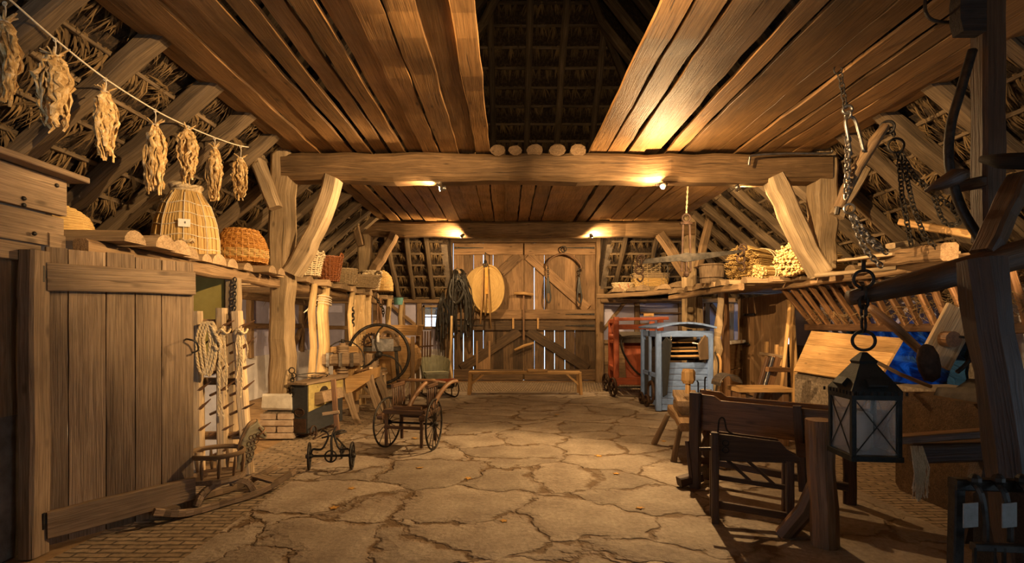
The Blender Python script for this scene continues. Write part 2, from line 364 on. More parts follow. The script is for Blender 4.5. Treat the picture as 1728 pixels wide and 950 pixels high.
def floor_mat():
    m, nt, B, N = new_mat('clay slab floor'); lk = nt.links.new
    co = coords(nt, N, (1, 1, 0), False)
    nz = N('ShaderNodeTexNoise', Scale=1.6, Detail=5.0, Roughness=.6); lk(co, nz.inputs['Vector'])
    sb = N('ShaderNodeVectorMath', operation='SUBTRACT'); lk(nz.outputs['Color'], sb.inputs[0]); sb.inputs[1].default_value = (.5, .5, .5)
    scl = N('ShaderNodeVectorMath', operation='SCALE'); lk(sb.outputs[0], scl.inputs[0]); scl.inputs['Scale'].default_value = .75
    ad = N('ShaderNodeVectorMath', operation='ADD'); lk(co, ad.inputs[0]); lk(scl.outputs[0], ad.inputs[1])
    st = N('ShaderNodeMapping'); st.inputs['Scale'].default_value = (1.25, 1.55, 0); lk(ad.outputs[0], st.inputs[0])
    vo = N('ShaderNodeTexVoronoi', Scale=1.0, feature='DISTANCE_TO_EDGE'); lk(st.outputs[0], vo.inputs['Vector'])
    vc = N('ShaderNodeTexVoronoi', Scale=1.0); lk(st.outputs[0], vc.inputs['Vector'])
    n2 = N('ShaderNodeTexNoise', Scale=26.0, Detail=7.0, Roughness=.72); lk(co, n2.inputs['Vector'])
    n3 = N('ShaderNodeTexNoise', Scale=3.0, Detail=5.0); lk(co, n3.inputs['Vector'])
    r = ramp(N, [(.3, (.285, .22, .16)), (.7, (.46, .375, .28))]); lk(n3.outputs[0], r.inputs[0])
    r2 = ramp(N, [(.3, .62), (.65, 1.08)]); lk(n2.outputs[0], r2.inputs[0])
    mx = N('ShaderNodeMix', data_type='RGBA', blend_type='MULTIPLY'); mx.inputs[0].default_value = 1; lk(r.outputs[0], mx.inputs[6]); lk(r2.outputs[0], mx.inputs[7])
    sp = N('ShaderNodeSeparateColor'); lk(vc.outputs['Color'], sp.inputs[0])
    mr = N('ShaderNodeMapRange', To_Min=.82, To_Max=1.12); lk(sp.outputs[0], mr.inputs[0])
    hs = N('ShaderNodeHueSaturation'); lk(mr.outputs[0], hs.inputs['Value']); lk(mx.outputs[2], hs.inputs['Color'])
    n4 = N('ShaderNodeTexNoise', Scale=5.0, Detail=3.0); lk(co, n4.inputs['Vector'])
    wv = N('ShaderNodeMapRange', From_Min=.3, From_Max=.7, To_Min=-.03, To_Max=.035); lk(n4.outputs[0], wv.inputs[0])
    dv = N('ShaderNodeMath', operation='ADD'); lk(vo.outputs['Distance'], dv.inputs[0]); lk(wv.outputs[0], dv.inputs[1])
    cr = ramp(N, [(.0, .0), (.045, 1.0)]); lk(dv.outputs[0], cr.inputs[0])
    mx2 = N('ShaderNodeMix', data_type='RGBA'); lk(cr.outputs[0], mx2.inputs[0]); mx2.inputs[6].default_value = (.16, .10, .05, 1); lk(hs.outputs[0], mx2.inputs[7])
    lk(mx2.outputs[2], B.inputs['Base Color'])
    hr = ramp(N, [(.0, .0), (.035, .6), (.14, 1.0)]); lk(dv.outputs[0], hr.inputs[0])
    m1 = N('ShaderNodeMath', operation='MULTIPLY_ADD'); lk(n2.outputs[0], m1.inputs[0]); m1.inputs[1].default_value = .32; lk(hr.outputs[0], m1.inputs[2])
    bp = N('ShaderNodeBump', Strength=.9, Distance=.035); lk(m1.outputs[0], bp.inputs['Height']); lk(bp.outputs[0], B.inputs['Normal'])
    B.inputs['Roughness'].default_value = .72; B.inputs['Specular IOR Level'].default_value = .3
    return m
M['floor'] = floor_mat()
def brick_mat(name, c1, c2, mortar, bw=.24, bh=.07, rot=0):
    m, nt, B, N = new_mat(name); lk = nt.links.new
    mp = N('ShaderNodeMapping'); mp.inputs['Rotation'].default_value = (0, 0, rot); tc = N('ShaderNodeTexCoord'); lk(tc.outputs['Object'], mp.inputs[0])
    nz = N('ShaderNodeTexNoise', Scale=9.0, Detail=5.0); lk(mp.outputs[0], nz.inputs['Vector'])
    ml = N('ShaderNodeVectorMath', operation='SCALE'); ml.inputs['Scale'].default_value = .03; lk(nz.outputs['Color'], ml.inputs[0])
    ad = N('ShaderNodeVectorMath', operation='ADD'); lk(mp.outputs[0], ad.inputs[0]); lk(ml.outputs[0], ad.inputs[1])
    br = N('ShaderNodeTexBrick', Scale=1.0, Mortar_Size=.008, Brick_Width=bw, Row_Height=bh, Bias=0.0)
    br.inputs['Color1'].default_value = (*c1, 1); br.inputs['Color2'].default_value = (*c2, 1); br.inputs['Mortar'].default_value = (*mortar, 1)
    lk(ad.outputs[0], br.inputs['Vector'])
    n2 = N('ShaderNodeTexNoise', Scale=20.0, Detail=6.0); lk(mp.outputs[0], n2.inputs['Vector'])
    r2 = ramp(N, [(.3, .6), (.7, 1.15)]); lk(n2.outputs[0], r2.inputs[0])
    mx = N('ShaderNodeMix', data_type='RGBA', blend_type='MULTIPLY'); mx.inputs[0].default_value = 1; lk(br.outputs['Color'], mx.inputs[6]); lk(r2.outputs[0], mx.inputs[7]); lk(mx.outputs[2], B.inputs['Base Color'])
    iv = N('ShaderNodeMath', operation='MULTIPLY_ADD'); lk(br.outputs['Fac'], iv.inputs[0]); iv.inputs[1].default_value = -1; lk(n2.outputs[0], iv.inputs[2])
    bp = N('ShaderNodeBump', Strength=.8, Distance=.012); lk(iv.outputs[0], bp.inputs['Height']); lk(bp.outputs[0], B.inputs['Normal'])
    B.inputs['Roughness'].default_value = .85
    return m
M['paving'] = brick_mat('brick paving', (.28, .20, .12), (.38, .28, .18), (.10, .07, .04), .22, .06)
M['paving_y'] = brick_mat('brick paving rows', (.28, .20, .12), (.38, .28, .18), (.10, .07, .04), .06, .22)
# ------------------------------------------------------------ the shell of the barn
XL, XR, YE, TAN = -4.85, 6.05, 13.1, .85       # side walls, end wall, roof pitch
XRIDGE = .6; KD = 3.3; KZ = 3.6+.25*TAN; TU = 1.25; ZR = KZ+KD*TU      # steeper above the loft
def zroof(x):
    d = abs(x-XRIDGE); return ZR-TU*d if d < KD else KZ-TAN*(d-KD)
HY0, HZ0, HT = 13.2, 2.05, 1.05               # hip end: z = HZ0 + HT*(HY0-Y)
DX0, DX1, DZ = -1.36, 2.27, 3.66              # opening for the barn doors
# floor: clay slabs in the middle, brick along the sides and by the doors, earth in the aisle
fl = thing('floor', 'cracked clay slab floor of the barn', 'floor', kind='structure')
def slab(name, x0, x1, y0, y1, mat, z=0):
    b = MB(); b.box(((x0+x1)/2, (y0+y1)/2, z-.06), (x1-x0, y1-y0, .12), ch=0); return b.build(name, M[mat], fl)
slab('slab_floor', -1.95, 3.0, -1.5, 11.1, 'floor')
slab('brick_strip', -2.75, -1.95, -1.5, 11.1, 'paving', -.004)
slab('brick_strip', 3.0, 4.1, -1.5, 11.1, 'paving', -.004)
slab('brick_threshold', -2.75, 4.1, 11.1, 13.3, 'paving_y', -.004)
slab('earth_floor', XL-.3, -2.75, -1.5, 13.3, 'earth', -.01)
slab('earth_floor', 4.1, XR+.3, -1.5, 13.3, 'earth', -.01)
def wallbox(name, x0, x1, y0, y1, z0, z1, mat, parent=None):
    b = MB(); b.box(((x0+x1)/2, (y0+y1)/2, (z0+z1)/2), (x1-x0, y1-y0, z1-z0), ch=0); return b.build(name, M[mat], parent)
# left side wall (white plinth, lavender plaster above) and its timbers
wl = thing('wall_left', 'low lavender plastered side wall with white plinth', 'wall', (XL, 8, 0), kind='structure')
def wpart(name, p, x0, x1, y0, y1, z0, z1, mat):
    l = p.location; return wallbox(name, x0-l.x, x1-l.x, y0-l.y, y1-l.y, z0, z1, mat, p)
wpart('plaster_panel', wl, XL-.15, XL, 2, YE, .82, 2.0, 'plaster')
wpart('whitewashed_plinth', wl, XL-.17, XL+.03, 2, YE, 0, .82, 'lime')
def tim(parent, p0, p1, w, h, mat='oak', name='wall_timber', seg=6, jit=.006, up=Z3):
    l = parent.location; b = MB(); b.bar(Vector(p0)-l, Vector(p1)-l, w, h, up, seg, jit); return b.build(name, M[mat], parent)
for z, hh in ((2.0, .16), (1.4, .1)): tim(wl, (XL+.03, 2, z), (XL+.03, YE, z), .12, hh, seg=16)
for y in (4.2, 5.9, 7.4, 9.0, 9.75, 11.0, 12.2): tim(wl, (XL+.03, y, .8), (XL+.03, y, 2.0), .12, .13)
tim(wl, (XL+.05, 11.7, .95), (XL+.05, 12.85, 1.95), .1, .1)
# right side wall
wr = thing('wall_right', 'low lavender plastered side wall behind the stalls', 'wall', (XR, 8, 0), kind='structure')
wpart('plaster_panel', wr, XR, XR+.15, 1, 7.2, 1.0, 2.0, 'wall_dim'); wpart('plaster_panel', wr, XR, XR+.15, 8.7, 11.2, 1.0, 2.0, 'plaster'); wpart('plaster_panel', wr, XR, XR+.15, 12.5, YE, 1.0, 2.0, 'plaster'); wpart('plaster_panel', wr, XR, XR+.15, 11.2, 12.5, 1.85, 2.0, 'plaster')  # unseen opening between panels, added to bring daylight onto the end wall
wpart('plaster_panel', wr, XR, XR+.15, 7.2, 8.7, 1.32, 2.0, 'plaster')
wpart('rough_plinth', wr, XR-.03, XR+.17, 1, 7.2, 0, 1.0, 'rubble'); wpart('rough_plinth', wr, XR-.03, XR+.17, 8.7, YE, 0, 1.0, 'rubble'); wpart('rough_plinth', wr, XR-.03, XR+.17, 7.2, 8.7, 0, .4, 'rubble')
for z in (2.0,): tim(wr, (XR-.03, 1, z), (XR-.03, YE, z), .12, .15, seg=16)
for y in (7.15, 8.75, 10.2, 11.6): tim(wr, (XR-.03, y, .8), (XR-.03, y, 2.0), .12, .13)
# end wall wings beside the doors
we = thing('wall_end', 'end wall of lavender plaster and timber beside the barn doors', 'wall', (0, YE, 0), kind='structure')
WX0, WX1, WZ0, WZ1 = -2.12, -1.68, 1.33, 1.92     # small window left of the doors
wpart('plaster_panel', we, XL, WX0, YE, YE+.15, .82, 2.05, 'plaster'); wpart('plaster_panel', we, WX1, DX0, YE, YE+.15, .82, 2.05, 'plaster')
wpart('plaster_panel', we, WX0, WX1, YE, YE+.15, .82, WZ0, 'plaster'); wpart('plaster_panel', we, WX0, WX1, YE, YE+.15, WZ1, 2.05, 'plaster')
wpart('whitewashed_plinth', we, XL, DX0, YE-.03, YE+.17, 0, .82, 'lime')
wpart('plaster_panel', we, DX1, XR, YE, YE+.15, .95, 2.05, 'plaster'); wpart('plank_dado', we, DX1, XR, YE-.03, YE+.17, 0, .95, 'oak')
for z, hh in ((2.02, .15), (1.36, .1)):
    tim(we, (XL, YE-.03, z), (WX0-.05 if z < 2 else DX0, YE-.03, z), hh, .1, seg=10)
tim(we, (DX1, YE-.03, 2.02), (XR, YE-.03, 2.02), .15, .1, seg=10); tim(we, (DX1, YE-.03, 1.0), (XR, YE-.03, 1.0), .12, .1, seg=10)
for x in (-4.0, -3.3, -2.62, -2.2, -1.62): tim(we, (x, YE-.03, .8 if x != -2.2 else .8), (x, YE-.03, 2.0), .12, .1)
tim(we, (-2.95, YE-.04, 1.95), (-2.3, YE-.04, 1.42), .1, .08); tim(we, (-3.35, YE-.04, .9), (-3.95, YE-.04, 1.9), .1, .08)
for x in (3.25, 4.35, 5.0, 5.6): tim(we, (x, YE-.03, .95), (x, YE-.03, 2.0), .13, .1)
tim(we, (2.4, YE-.05, 1.3), (2.95, YE-.05, 2.0), .1, .08); tim(we, (5.1, YE-.05, 1.95), (5.55, YE-.05, 1.35), .1, .08)
b = MB()
for k in range(3): b.bar((3.3, YE-.06, 1.18+k*.27), (4.3, YE-.06, 1.18+k*.27), .25, .04, seg=4, jit=.004)
b.v = [(x, y-YE, z) for x, y, z in b.v]; b.build('plank_panel', M['door'], we)
# window 1 with four panes
w1 = thing('window_1', 'small four pane window letting blue daylight in beside the harness', 'window', ((WX0+WX1)/2, YE, WZ0), kind='structure')
hw, hh = (WX1-WX0)/2, WZ1-WZ0
b = MB()
for x in (-hw+.03, hw-.03): b.bar((x, -.02, 0), (x, -.02, hh), .06, .08)
for z in (.03, hh-.03): b.bar((-hw, -.02, z), (hw, -.02, z), .08, .06)
b.build('window_frame', M['grey'], w1)
b = MB(); b.bar((0, -.01, .05), (0, -.01, hh-.05), .03, .04); b.bar((-hw+.05, -.01, hh/2), (hw-.05, -.01, hh/2), .04, .03); b.build('glazing_bar', M['grey'], w1)
b = MB(); b.box((0, 0, hh/2), (2*hw-.08, .004, hh-.08), ch=0); b.build('pane', M['pane'], w1)
# roof: thatch slabs seen from inside
def roof_poly(b, pts, up):
    b_ = len(b.v)
    for p in pts: b.v.append(tuple(p)); b.g.append(tuple(Vector(p)))
    n = len(pts)
    for p in pts: b.v.append(tuple(Vector(p)+Vector(up))); b.g.append(tuple(Vector(p)))
    b.f.append(tuple(b_+k for k in range(n))); b.f.append(tuple(b_+n+k for k in reversed(range(n))))
    for k in range(n): l = (k+1) % n; b.f.append((b_+l, b_+k, b_+n+k, b_+n+l))
yr = HY0-(ZR-HZ0)/HT
def hipY(z): return HY0-(z-HZ0)/HT
zl, zr = zroof(XL-.35), zroof(XR+.35)
T = .3
rt = thing('roof', 'thatched roof of the barn seen from inside', 'roof', kind='structure')
for nm, xe in (('thatch_slope', XL-.35), ('thatch_slope', XR+.35)):
    b = MB(); z = zroof(xe); s = -1 if xe < 0 else 1
    xk = XRIDGE+s*KD
    roof_poly(b, [(xe, -2, z), (xe, hipY(z), z), (xk, hipY(KZ), KZ), (xk, -2, KZ)], (s*.18, 0, .3)); roof_poly(b, [(xk, -2, KZ), (xk, hipY(KZ), KZ), (XRIDGE, yr, ZR), (XRIDGE, -2, ZR)], (s*.18, 0, .3)); b.build(nm, M['thatch'], rt)
b = MB()
xa = lambda z, s: XRIDGE+s*((ZR-z)/TU if z > KZ else KD+(KZ-z)/TAN)
roof_poly(b, [(xa(zl, -1), hipY(zl), zl), (DX0, hipY(zl), zl), (DX0, hipY(DZ), DZ), (xa(DZ, -1), hipY(DZ), DZ)], (0, .2, .3))
roof_poly(b, [(DX1, hipY(zl), zl), (xa(zl, 1), hipY(zl), zl), (xa(DZ, 1), hipY(DZ), DZ), (DX1, hipY(DZ), DZ)], (0, .2, .3))
roof_poly(b, [(xa(DZ, -1), hipY(DZ), DZ), (xa(DZ, 1), hipY(DZ), DZ), (XRIDGE, yr, ZR)], (0, .2, .3)); b.build('thatch_hip', M['thatch'], rt)
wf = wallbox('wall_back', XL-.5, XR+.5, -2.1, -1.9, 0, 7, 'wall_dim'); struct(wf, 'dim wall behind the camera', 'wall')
# dormer cheeks and ceiling round the doors
ch = thing('wall_dormer', 'plastered dormer cheeks either side of the barn doors', 'wall', (0, 12.4, 2), kind='structure')
for x in (DX0-.1, DX1+.1):
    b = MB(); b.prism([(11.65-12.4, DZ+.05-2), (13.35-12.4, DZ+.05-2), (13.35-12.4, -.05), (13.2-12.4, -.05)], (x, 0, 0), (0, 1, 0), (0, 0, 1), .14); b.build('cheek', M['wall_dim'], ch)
wpart('dormer_ceiling', ch, DX0-.15, DX1+.15, 11.6, 13.5, DZ-1.99-.01+2, DZ+.12, 'ceil')
for o in ch.children:
    if o.name.startswith('dormer'): o.data.transform(Matrix.Translation((0, 0, -2)))
# thatch straw hanging in tufts between the battens: uncountable
def tufts(name, rows, per, L=(.13, .24), wild=.3):
    """rows: list of (start, end, down, normal); a tuft every `per` metres, each a fan of straws"""
    b = MB()
    for (p0, p1, dn, nr) in rows:
        ln = (p1-p0).length; k = max(1, int(ln/per)); al = (p1-p0).normalized()
        for i in range(k):
            c = p0+al*((i+R.uniform(.1, .9))*ln/k)+nr*R.uniform(.0, .03); tilt = R.gauss(0, wild); o = b.off()
            for q in range(R.randint(7, 12)):
                f = R.uniform(-.42, .42)+tilt; d = (dn*math.cos(f)+al*math.sin(f)+nr*R.uniform(.0, .45)).normalized(); l = R.uniform(*L)*(1.35 if R.random() < .12 else 1)
                w = R.uniform(.004, .011); sd = d.cross(nr).normalized()*w; v0 = len(b.v); s0 = c+al*R.uniform(-.02, .02)-dn*.03
                m_ = s0+d*l*.6+nr*R.uniform(0, .03); e = s0+d*l+dn*.03
                for z in (s0-sd*.7, s0+sd*.7, m_+sd, m_-sd, e): b.v.append(tuple(z)); b.g.append(tuple(o+Vector((q*.02, 0, 0))))
                b.f += [(v0, v0+1, v0+2, v0+3), (v0+3, v0+2, v0+4)]
    o = b.build(name, M['thatchblade'], rt); o['kind'] = 'stuff'
for s in (-1, 1):
    nr = Vector((-s*TAN, 0, -1)).normalized(); dn = Vector((s, 0, -TAN)).normalized(); rows = []
    for i in range(9):
        x = (XL if s < 0 else XR)-s*(.14+i*.235); y1 = min(hipY(zroof(x)), 12.5)
        rows.append((Vector((x, 2.5, zroof(x)))+nr*.02, Vector((x, y1, zroof(x)))+nr*.02, dn, nr))
    tufts('thatch_straw', rows, .085, (.13, .27), .55)
nr = Vector((0, -HT, -1)).normalized(); dn = Vector((0, 1, -HT)).normalized(); rows = []
for i in range(24):
    z = HZ0+.08+i*.245
    if z > ZR-.2: break
    for (a, c) in ([(max(xa(z, -1), XL), DX0-.14), (DX1+.14, min(xa(z, 1), XR))] if z < DZ+.05 else [(xa(z, -1), xa(z, 1))]):
        rows.append((Vector((a, hipY(z), z))+nr*.02, Vector((c, hipY(z), z))+nr*.02, dn, nr))
tufts('thatch_straw', rows, .115, (.13, .21), .22)
# rafters and battens
GL, GR, GH = 'rafters on the left roof slope', 'rafters on the right roof slope', 'rafters of the far hip'
ORD = ['first', 'second', 'third', 'fourth', 'fifth', 'sixth', 'seventh', 'eighth', 'ninth', 'tenth', 'eleventh', 'twelfth', 'thirteenth', 'fourteenth', 'fifteenth', 'sixteenth']
ys = [3.35, 4.03, 4.8, 5.45, 6.05, 6.85, 7.5, 8.15, 8.8, 9.45, 10.1, 10.75, 11.4]
for s, g in ((-1, GL), (1, GR)):
    nr = Vector((-s*TAN, 0, -1)).normalized()
    for i, y in enumerate(ys):
        xe = (XL+.08) if s < 0 else (XR-.08); zt = min(ZR-.1, hipY and HZ0+HT*(HY0-y)-.05); b = MB(); nu = Vector((-s*TU, 0, -1)).normalized()
        zk = min(KZ, zt); p0 = Vector((xe, y, zroof(xe)))+nr*.13; p1 = Vector((xa(zk, s), y, zk))+nr*.13
        b.bar(p0, p1, .17, .14, seg=8, jit=.012, ch=.2)
        if zt > KZ+.1: b.bar(p1, Vector((xa(zt, s), y, zt))+nu*.12, .16, .13, seg=6, jit=.012, ch=.2)
        o = b.build('rafter', M['rafter']); tag(o, f'old timber rafter on the {"left" if s < 0 else "right"} roof slope, {ORD[i]} from the camera', 'rafter', g, 'thing')
nr = Vector((0, -HT, -1)).normalized()
for i, x in enumerate([-4.2, -3.55, -2.75, -2.25, -1.85, -.28, .38, .98, 1.66, 2.75, 3.35, 4.3, 5.1]):
    low = DX0-.05 < x < DX1+.05
    z0 = DZ+.06 if low else HZ0+.02; zt = zroof(x)-.05
    b = MB(); tl = R.uniform(-.12, .12) if not low else 0
    b.bar(Vector((x+tl, hipY(z0), z0))+nr*.1, Vector((x, hipY(zt), zt))+nr*.1, .12 if low else .11, .1, seg=8, jit=.012, ch=.3)
    o = b.build('rafter', M['rafter']); tag(o, f'dark rafter of the far hip roof, {ORD[i]} from the left', 'rafter', GH, 'thing')
for s in (-1, 1):
    nr_ = Vector((-s*TAN, 0, -1)).normalized(); xs0 = XL if s < 0 else XR
    for i in range(15):
        x = xs0-s*(.14+i*.235); y1 = min(hipY(zroof(x)), 12.6)
        b = MB(); p = Vector((x, 2.4, zroof(x)))+nr_*.045
        b.bar(p, (p.x, y1, p.z), .04, .035, seg=14, jit=.006); o = b.build('roof_batten', M['rafter'])
        tag(o, f'thin batten along the {"left" if s < 0 else "right"} roof slope, {ORD[i]} up from the eaves', 'batten', f'roof battens on the {"left" if s < 0 else "right"} slope', 'thing')
    b = MB(); kk = Vector((xa(KZ, s), hipY(KZ), KZ-.16)); b.bar(Vector((xa(2.1, s), hipY(2.1), 2.1))+Vector((0, 0, -.16)), kk, .14, .13, seg=6, jit=.01, ch=.3); b.bar(kk, (XRIDGE, yr, ZR-.2), .14, .13, seg=8, jit=.01, ch=.3)
    o = b.build('hip_rafter', M['rafter']); tag(o, f'heavy hip rafter rising in the far {"left" if s < 0 else "right"} corner of the roof', 'rafter', None, 'thing')
k = 0
for i in range(24):
    z = HZ0+.08+i*.245
    if z > ZR-.2: break
    p = Vector((0, hipY(z), z))+nr*.04
    spans = [(max(xa(z, -1), XL), DX0-.12), (DX1+.12, min(xa(z, 1), XR))] if z < DZ+.05 else [(xa(z, -1), xa(z, 1))]
    for j, (a, c) in enumerate(spans):
        b = MB(); b.bar((a, p.y, p.z), (c, p.y, p.z), .035, .045, seg=10, jit=.005)
        o = b.build('roof_batten', M['rafter']); tag(o, f'thin batten across the far hip, {["left of the doors","right of the doors"][j] if len(spans) > 1 else "above the doors"}, {i+1} rows up', 'batten', 'roof battens on the far hip', 'thing')
# loft boards
def loft(name, label, x0, x1, n, y0, y1, z, mat='ceil', wav=.013):
    b = MB(); w = (x1-x0)/n; x = x0
    for i in range(n):
        ww = w*R.choice([R.uniform(.74, .86), R.uniform(.88, .97), 1.04]); t = .035; dz = R.choice([0, 0, .03])
        b.bar((x+w/2, y0, z+t/2+dz), (x+w/2+R.uniform(-.02, .02), y1+R.uniform(0, .1), z+t/2+dz), ww, t, seg=18, jit=wav*.6, ch=.1)
        x += w
    o = b.build(name, M[mat]); return struct(o, label, 'ceiling')
ZB = 3.57
loft('ceiling', 'loft boards left of the open hatch', -2.78, -.19, 12, 1.2, 6.62, ZB)
loft('ceiling', 'loft boards right of the open hatch', 1.02, 4.02, 13, 1.2, 6.62, ZB)
loft('ceiling', 'loft boards between the two tie beams', -2.66, 3.56, 26, 6.72, 10.9, ZB)
# round joists lying across the first beam, seen through the hatch
for i, x in enumerate((-.12, .10, .34, .62, .88)):
    b = MB(); b.tube([(x, 6.47, ZB+.01), (x+.01, 7.0, ZB+.01), (x+.02, 7.6, ZB+.01)], R.uniform(.085, .105), 10, flat=.75, jit=.08); o = b.build('loft_pole', M['oak'])
    tag(o, f'round pole end resting on the near tie beam in the hatch, {ORD[i]} from the left', 'pole', 'pole ends in the hatch')
# timber frames
def timber(name, label, cat, p0, p1, w, h, mat='oak', seg=10, jit=.012, up=Z3, ch=.16, group=None, bow=None, **k):
    b = MB(); b.bar(p0, p1, w, h, up, seg, jit, ch, bow=bow, **k); o = b.build(name, M[mat]); return tag(o, label, cat, group, 'thing')
YA, YB = 6.62, 10.85
timber('tie_beam', 'massive hewn tie beam nearest the camera with three spotlights', 'beam', (-2.85, YA, 3.39), (4.04, YA, 3.37), .30, .35, 'beam', seg=24, jit=.016, up=(0, 0, 1))
timber('tie_beam', 'hewn tie beam farther back just before the barn doors', 'beam', (-2.98, YB, 3.40), (3.86, YB, 3.40), .26, .30, 'beam', seg=24, jit=.014)
timber('tie_beam', 'tie beam above and behind the camera', 'beam', (-2.8, 1.6, 3.39), (4.04, 1.6, 3.39), .28, .33, seg=8)
timber('timber_post', 'weathered post left of the hall on its brick pedestal', 'post', (-2.86, YA, .56), (-2.84, YA, 3.72), .27, .27, 'post', 14, .018)
timber('timber_post', 'tall post at the right end of the near tie beam', 'post', (4.0, YA, 2.12), (4.0, YA, 3.72), .28, .27, 'post', 14, .014)
timber('timber_post', 'farther left post by the baskets under the far tie beam', 'post', (-2.98, YB, 0), (-2.96, YB, 3.72), .24, .26, 'post', 12, .014)
timber('timber_post', 'farther right post behind the hanging balance beam', 'post', (3.8, YB, 0), (3.78, YB, 3.72), .24, .26, 'post', 12, .014)
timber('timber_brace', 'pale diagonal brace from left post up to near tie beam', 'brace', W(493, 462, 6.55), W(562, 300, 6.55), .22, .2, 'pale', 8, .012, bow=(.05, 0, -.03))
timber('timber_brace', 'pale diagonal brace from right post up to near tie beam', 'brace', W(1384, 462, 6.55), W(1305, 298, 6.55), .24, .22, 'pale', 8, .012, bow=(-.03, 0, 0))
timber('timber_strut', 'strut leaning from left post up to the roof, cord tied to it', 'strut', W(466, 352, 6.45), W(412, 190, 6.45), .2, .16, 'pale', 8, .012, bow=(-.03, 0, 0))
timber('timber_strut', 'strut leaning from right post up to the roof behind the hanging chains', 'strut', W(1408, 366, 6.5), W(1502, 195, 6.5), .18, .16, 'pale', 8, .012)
timber('timber_brace', 'brace from farther left post to the far tie beam', 'brace', W(630, 458, 10.75), W(666, 395, 10.75), .24, .18, 'oak', 6, .012)
timber('timber_strut', 'thin strut from farther left post up to the loft edge', 'strut', W(610, 415, 10.7), W(588, 338, 10.7), .17, .14, 'oak', 6, .01)
timber('timber_brace', 'brace from farther right post to the far tie beam', 'brace', W(1158, 462, 10.75), W(1113, 394, 10.75), .24, .18, 'oak', 6, .012)
timber('timber_strut', 'strut from farther right post up to the right roof slope', 'strut', W(1178, 452, 10.6), W(1204, 345, 10.6), .17, .14, 'oak', 6, .01)
# ------------------------------------------------------------ far end: barn doors and what hangs there
def leaf(name, label, x0, x1, z0, z1, top, seed, gaps={}):
    rr = random.Random(seed); t = thing(name, label, 'door', ((x0+x1)/2, 13.0, z0), kind='structure'); o = t.location
    b = MB(); n = 7; w = (x1-x0)/n
    for i in range(n):
        g = gaps.get(i, 0); a = x0+i*w-o.x
        b.bar((a+w/2, .03+.003*(i % 2), -.02 if top else 0), (a+w/2, .03+.003*(i % 2), z1-z0+.01), w+.004-g, .03, (0, 1, 0), 6, .0012 if g else 0, .03)
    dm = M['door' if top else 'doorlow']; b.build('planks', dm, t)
    H = z1-z0; Wd = x1-x0
    def rail(nm, za, zb): q = MB(); q.bar((-Wd/2+.01, -.015, (za+zb)/2), (Wd/2-.01, -.015, (za+zb)/2), zb-za, .05, (0, 1, 0), 6, .003); q.build(nm, dm, t)
    if top: rail('top_rail', H-.30, H-.02); rail('bottom_rail', .0, .24)
    else: rail('top_rail', H-.24, H-.01); rail('bottom_rail', .0, .27)
    s = 1 if x0 < 0 else -1                      # brace runs up towards the middle
    q = MB(); za, zb = (.24, H-.30) if top else (.27, H-.24)
    q.bar((-s*(Wd/2-.2), -.014, za+.02), (s*(Wd/2-.1), -.014, zb-.02), .24, .045, (0, 1, 0), 6, .003); q.build('brace', dm, t)
    zs = (H-.13,) if top else (H-.12,)
    if not (top and s < 0 and False):
        for z in zs+((.12,) if top and s < 0 else ()):
            q = MB(); e = -s*(Wd/2-.03)
            q.bar((e, -.05, z), (e+s*.72, -.05, z), .05, .012, (0, 1, 0), 6, .002, tw=.35)
            for k in (.1, .3, .5): q.ball((e+s*k, -.055, z), .012, 6, 4)
            q.build('strap_hinge', M['iron'], t)
    return t
DM = .405
d1 = leaf('door_1', 'upper left leaf of the barn doors behind the straw tray', -1.34, DM-.01, 1.57, 3.47, True, 3, {2: .018, 3: .018})
d2 = leaf('door_2', 'upper right leaf of the barn doors behind the horse collar bow', DM+.015, 2.2, 1.57, 3.47, True, 5, {0: .016, 1: .016})
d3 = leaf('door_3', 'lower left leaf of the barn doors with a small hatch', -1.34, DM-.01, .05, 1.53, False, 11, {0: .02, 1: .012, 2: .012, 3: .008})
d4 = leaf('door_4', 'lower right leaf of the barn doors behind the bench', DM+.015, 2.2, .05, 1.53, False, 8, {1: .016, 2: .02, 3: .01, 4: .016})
b = MB()                                         # hatch boards on the lower left leaf
for x in (-.03, .28): b.bar((x-.25, -.03, .27), (x-.25, -.03, .98), .05, .03, (0, 1, 0))
b.bar((-.125, -.025, .27), (-.125, -.025, .62), .26, .02, (0, 1, 0)); b.build('hatch', M['door'], d3)
for d, x in ((d3, .62), (d4, -.55)):
    b = MB(); b.bar((x, -.06, 1.28), (x, -.06, 1.55), .05, .035, (0, 1, 0)); b.build('turn_button', M['honey'], d)
tr = thing('trim_1', 'door frame posts and lintel round the barn doors', 'door frame', (DM, 12.98, 0), kind='structure')
for nm, p, q, w in (('jamb', (-1.85, 0, 0), (-1.85, 0, 3.6), .2), ('jamb', (1.89, 0, 0), (1.89, 0, 3.6), .2), ('lintel', (-1.95, 0, 3.56), (1.95, 0, 3.56), .19), ('closing_strip', (0, .07, .05), (0, .07, 3.5), .07), ('closing_strip', (-1.75, .075, 1.55), (1.8, .075, 1.55), .12), ('sill', (-1.95, .06, .02), (1.95, .06, .02), .05)):
    b = MB(); b.bar(p, q, w, .2 if nm in ('jamb', 'lintel') else .1 if nm == 'sill' else .03, (0, 1, 0), 10, .006); b.build(nm, M['oak'], tr)
timber('door_bar', 'upright iron closing bar down the middle of the barn doors', 'bar', (DM, 12.9, 1.05), (DM, 12.9, 2.2), .04, .03, 'brown', 4, .002)
def knobbar(label, p0, p1, r):
    b = MB(); b.tube([Vector(p0), Vector(p0).lerp(Vector(p1), .5)+Vector((0, 0, .02)), Vector(p1)], [r*.8, r, r*.7], 9, jit=.06); o = b.build('wooden_bolt', M['honey'], smooth=True)
    tag(o, label, 'bar')
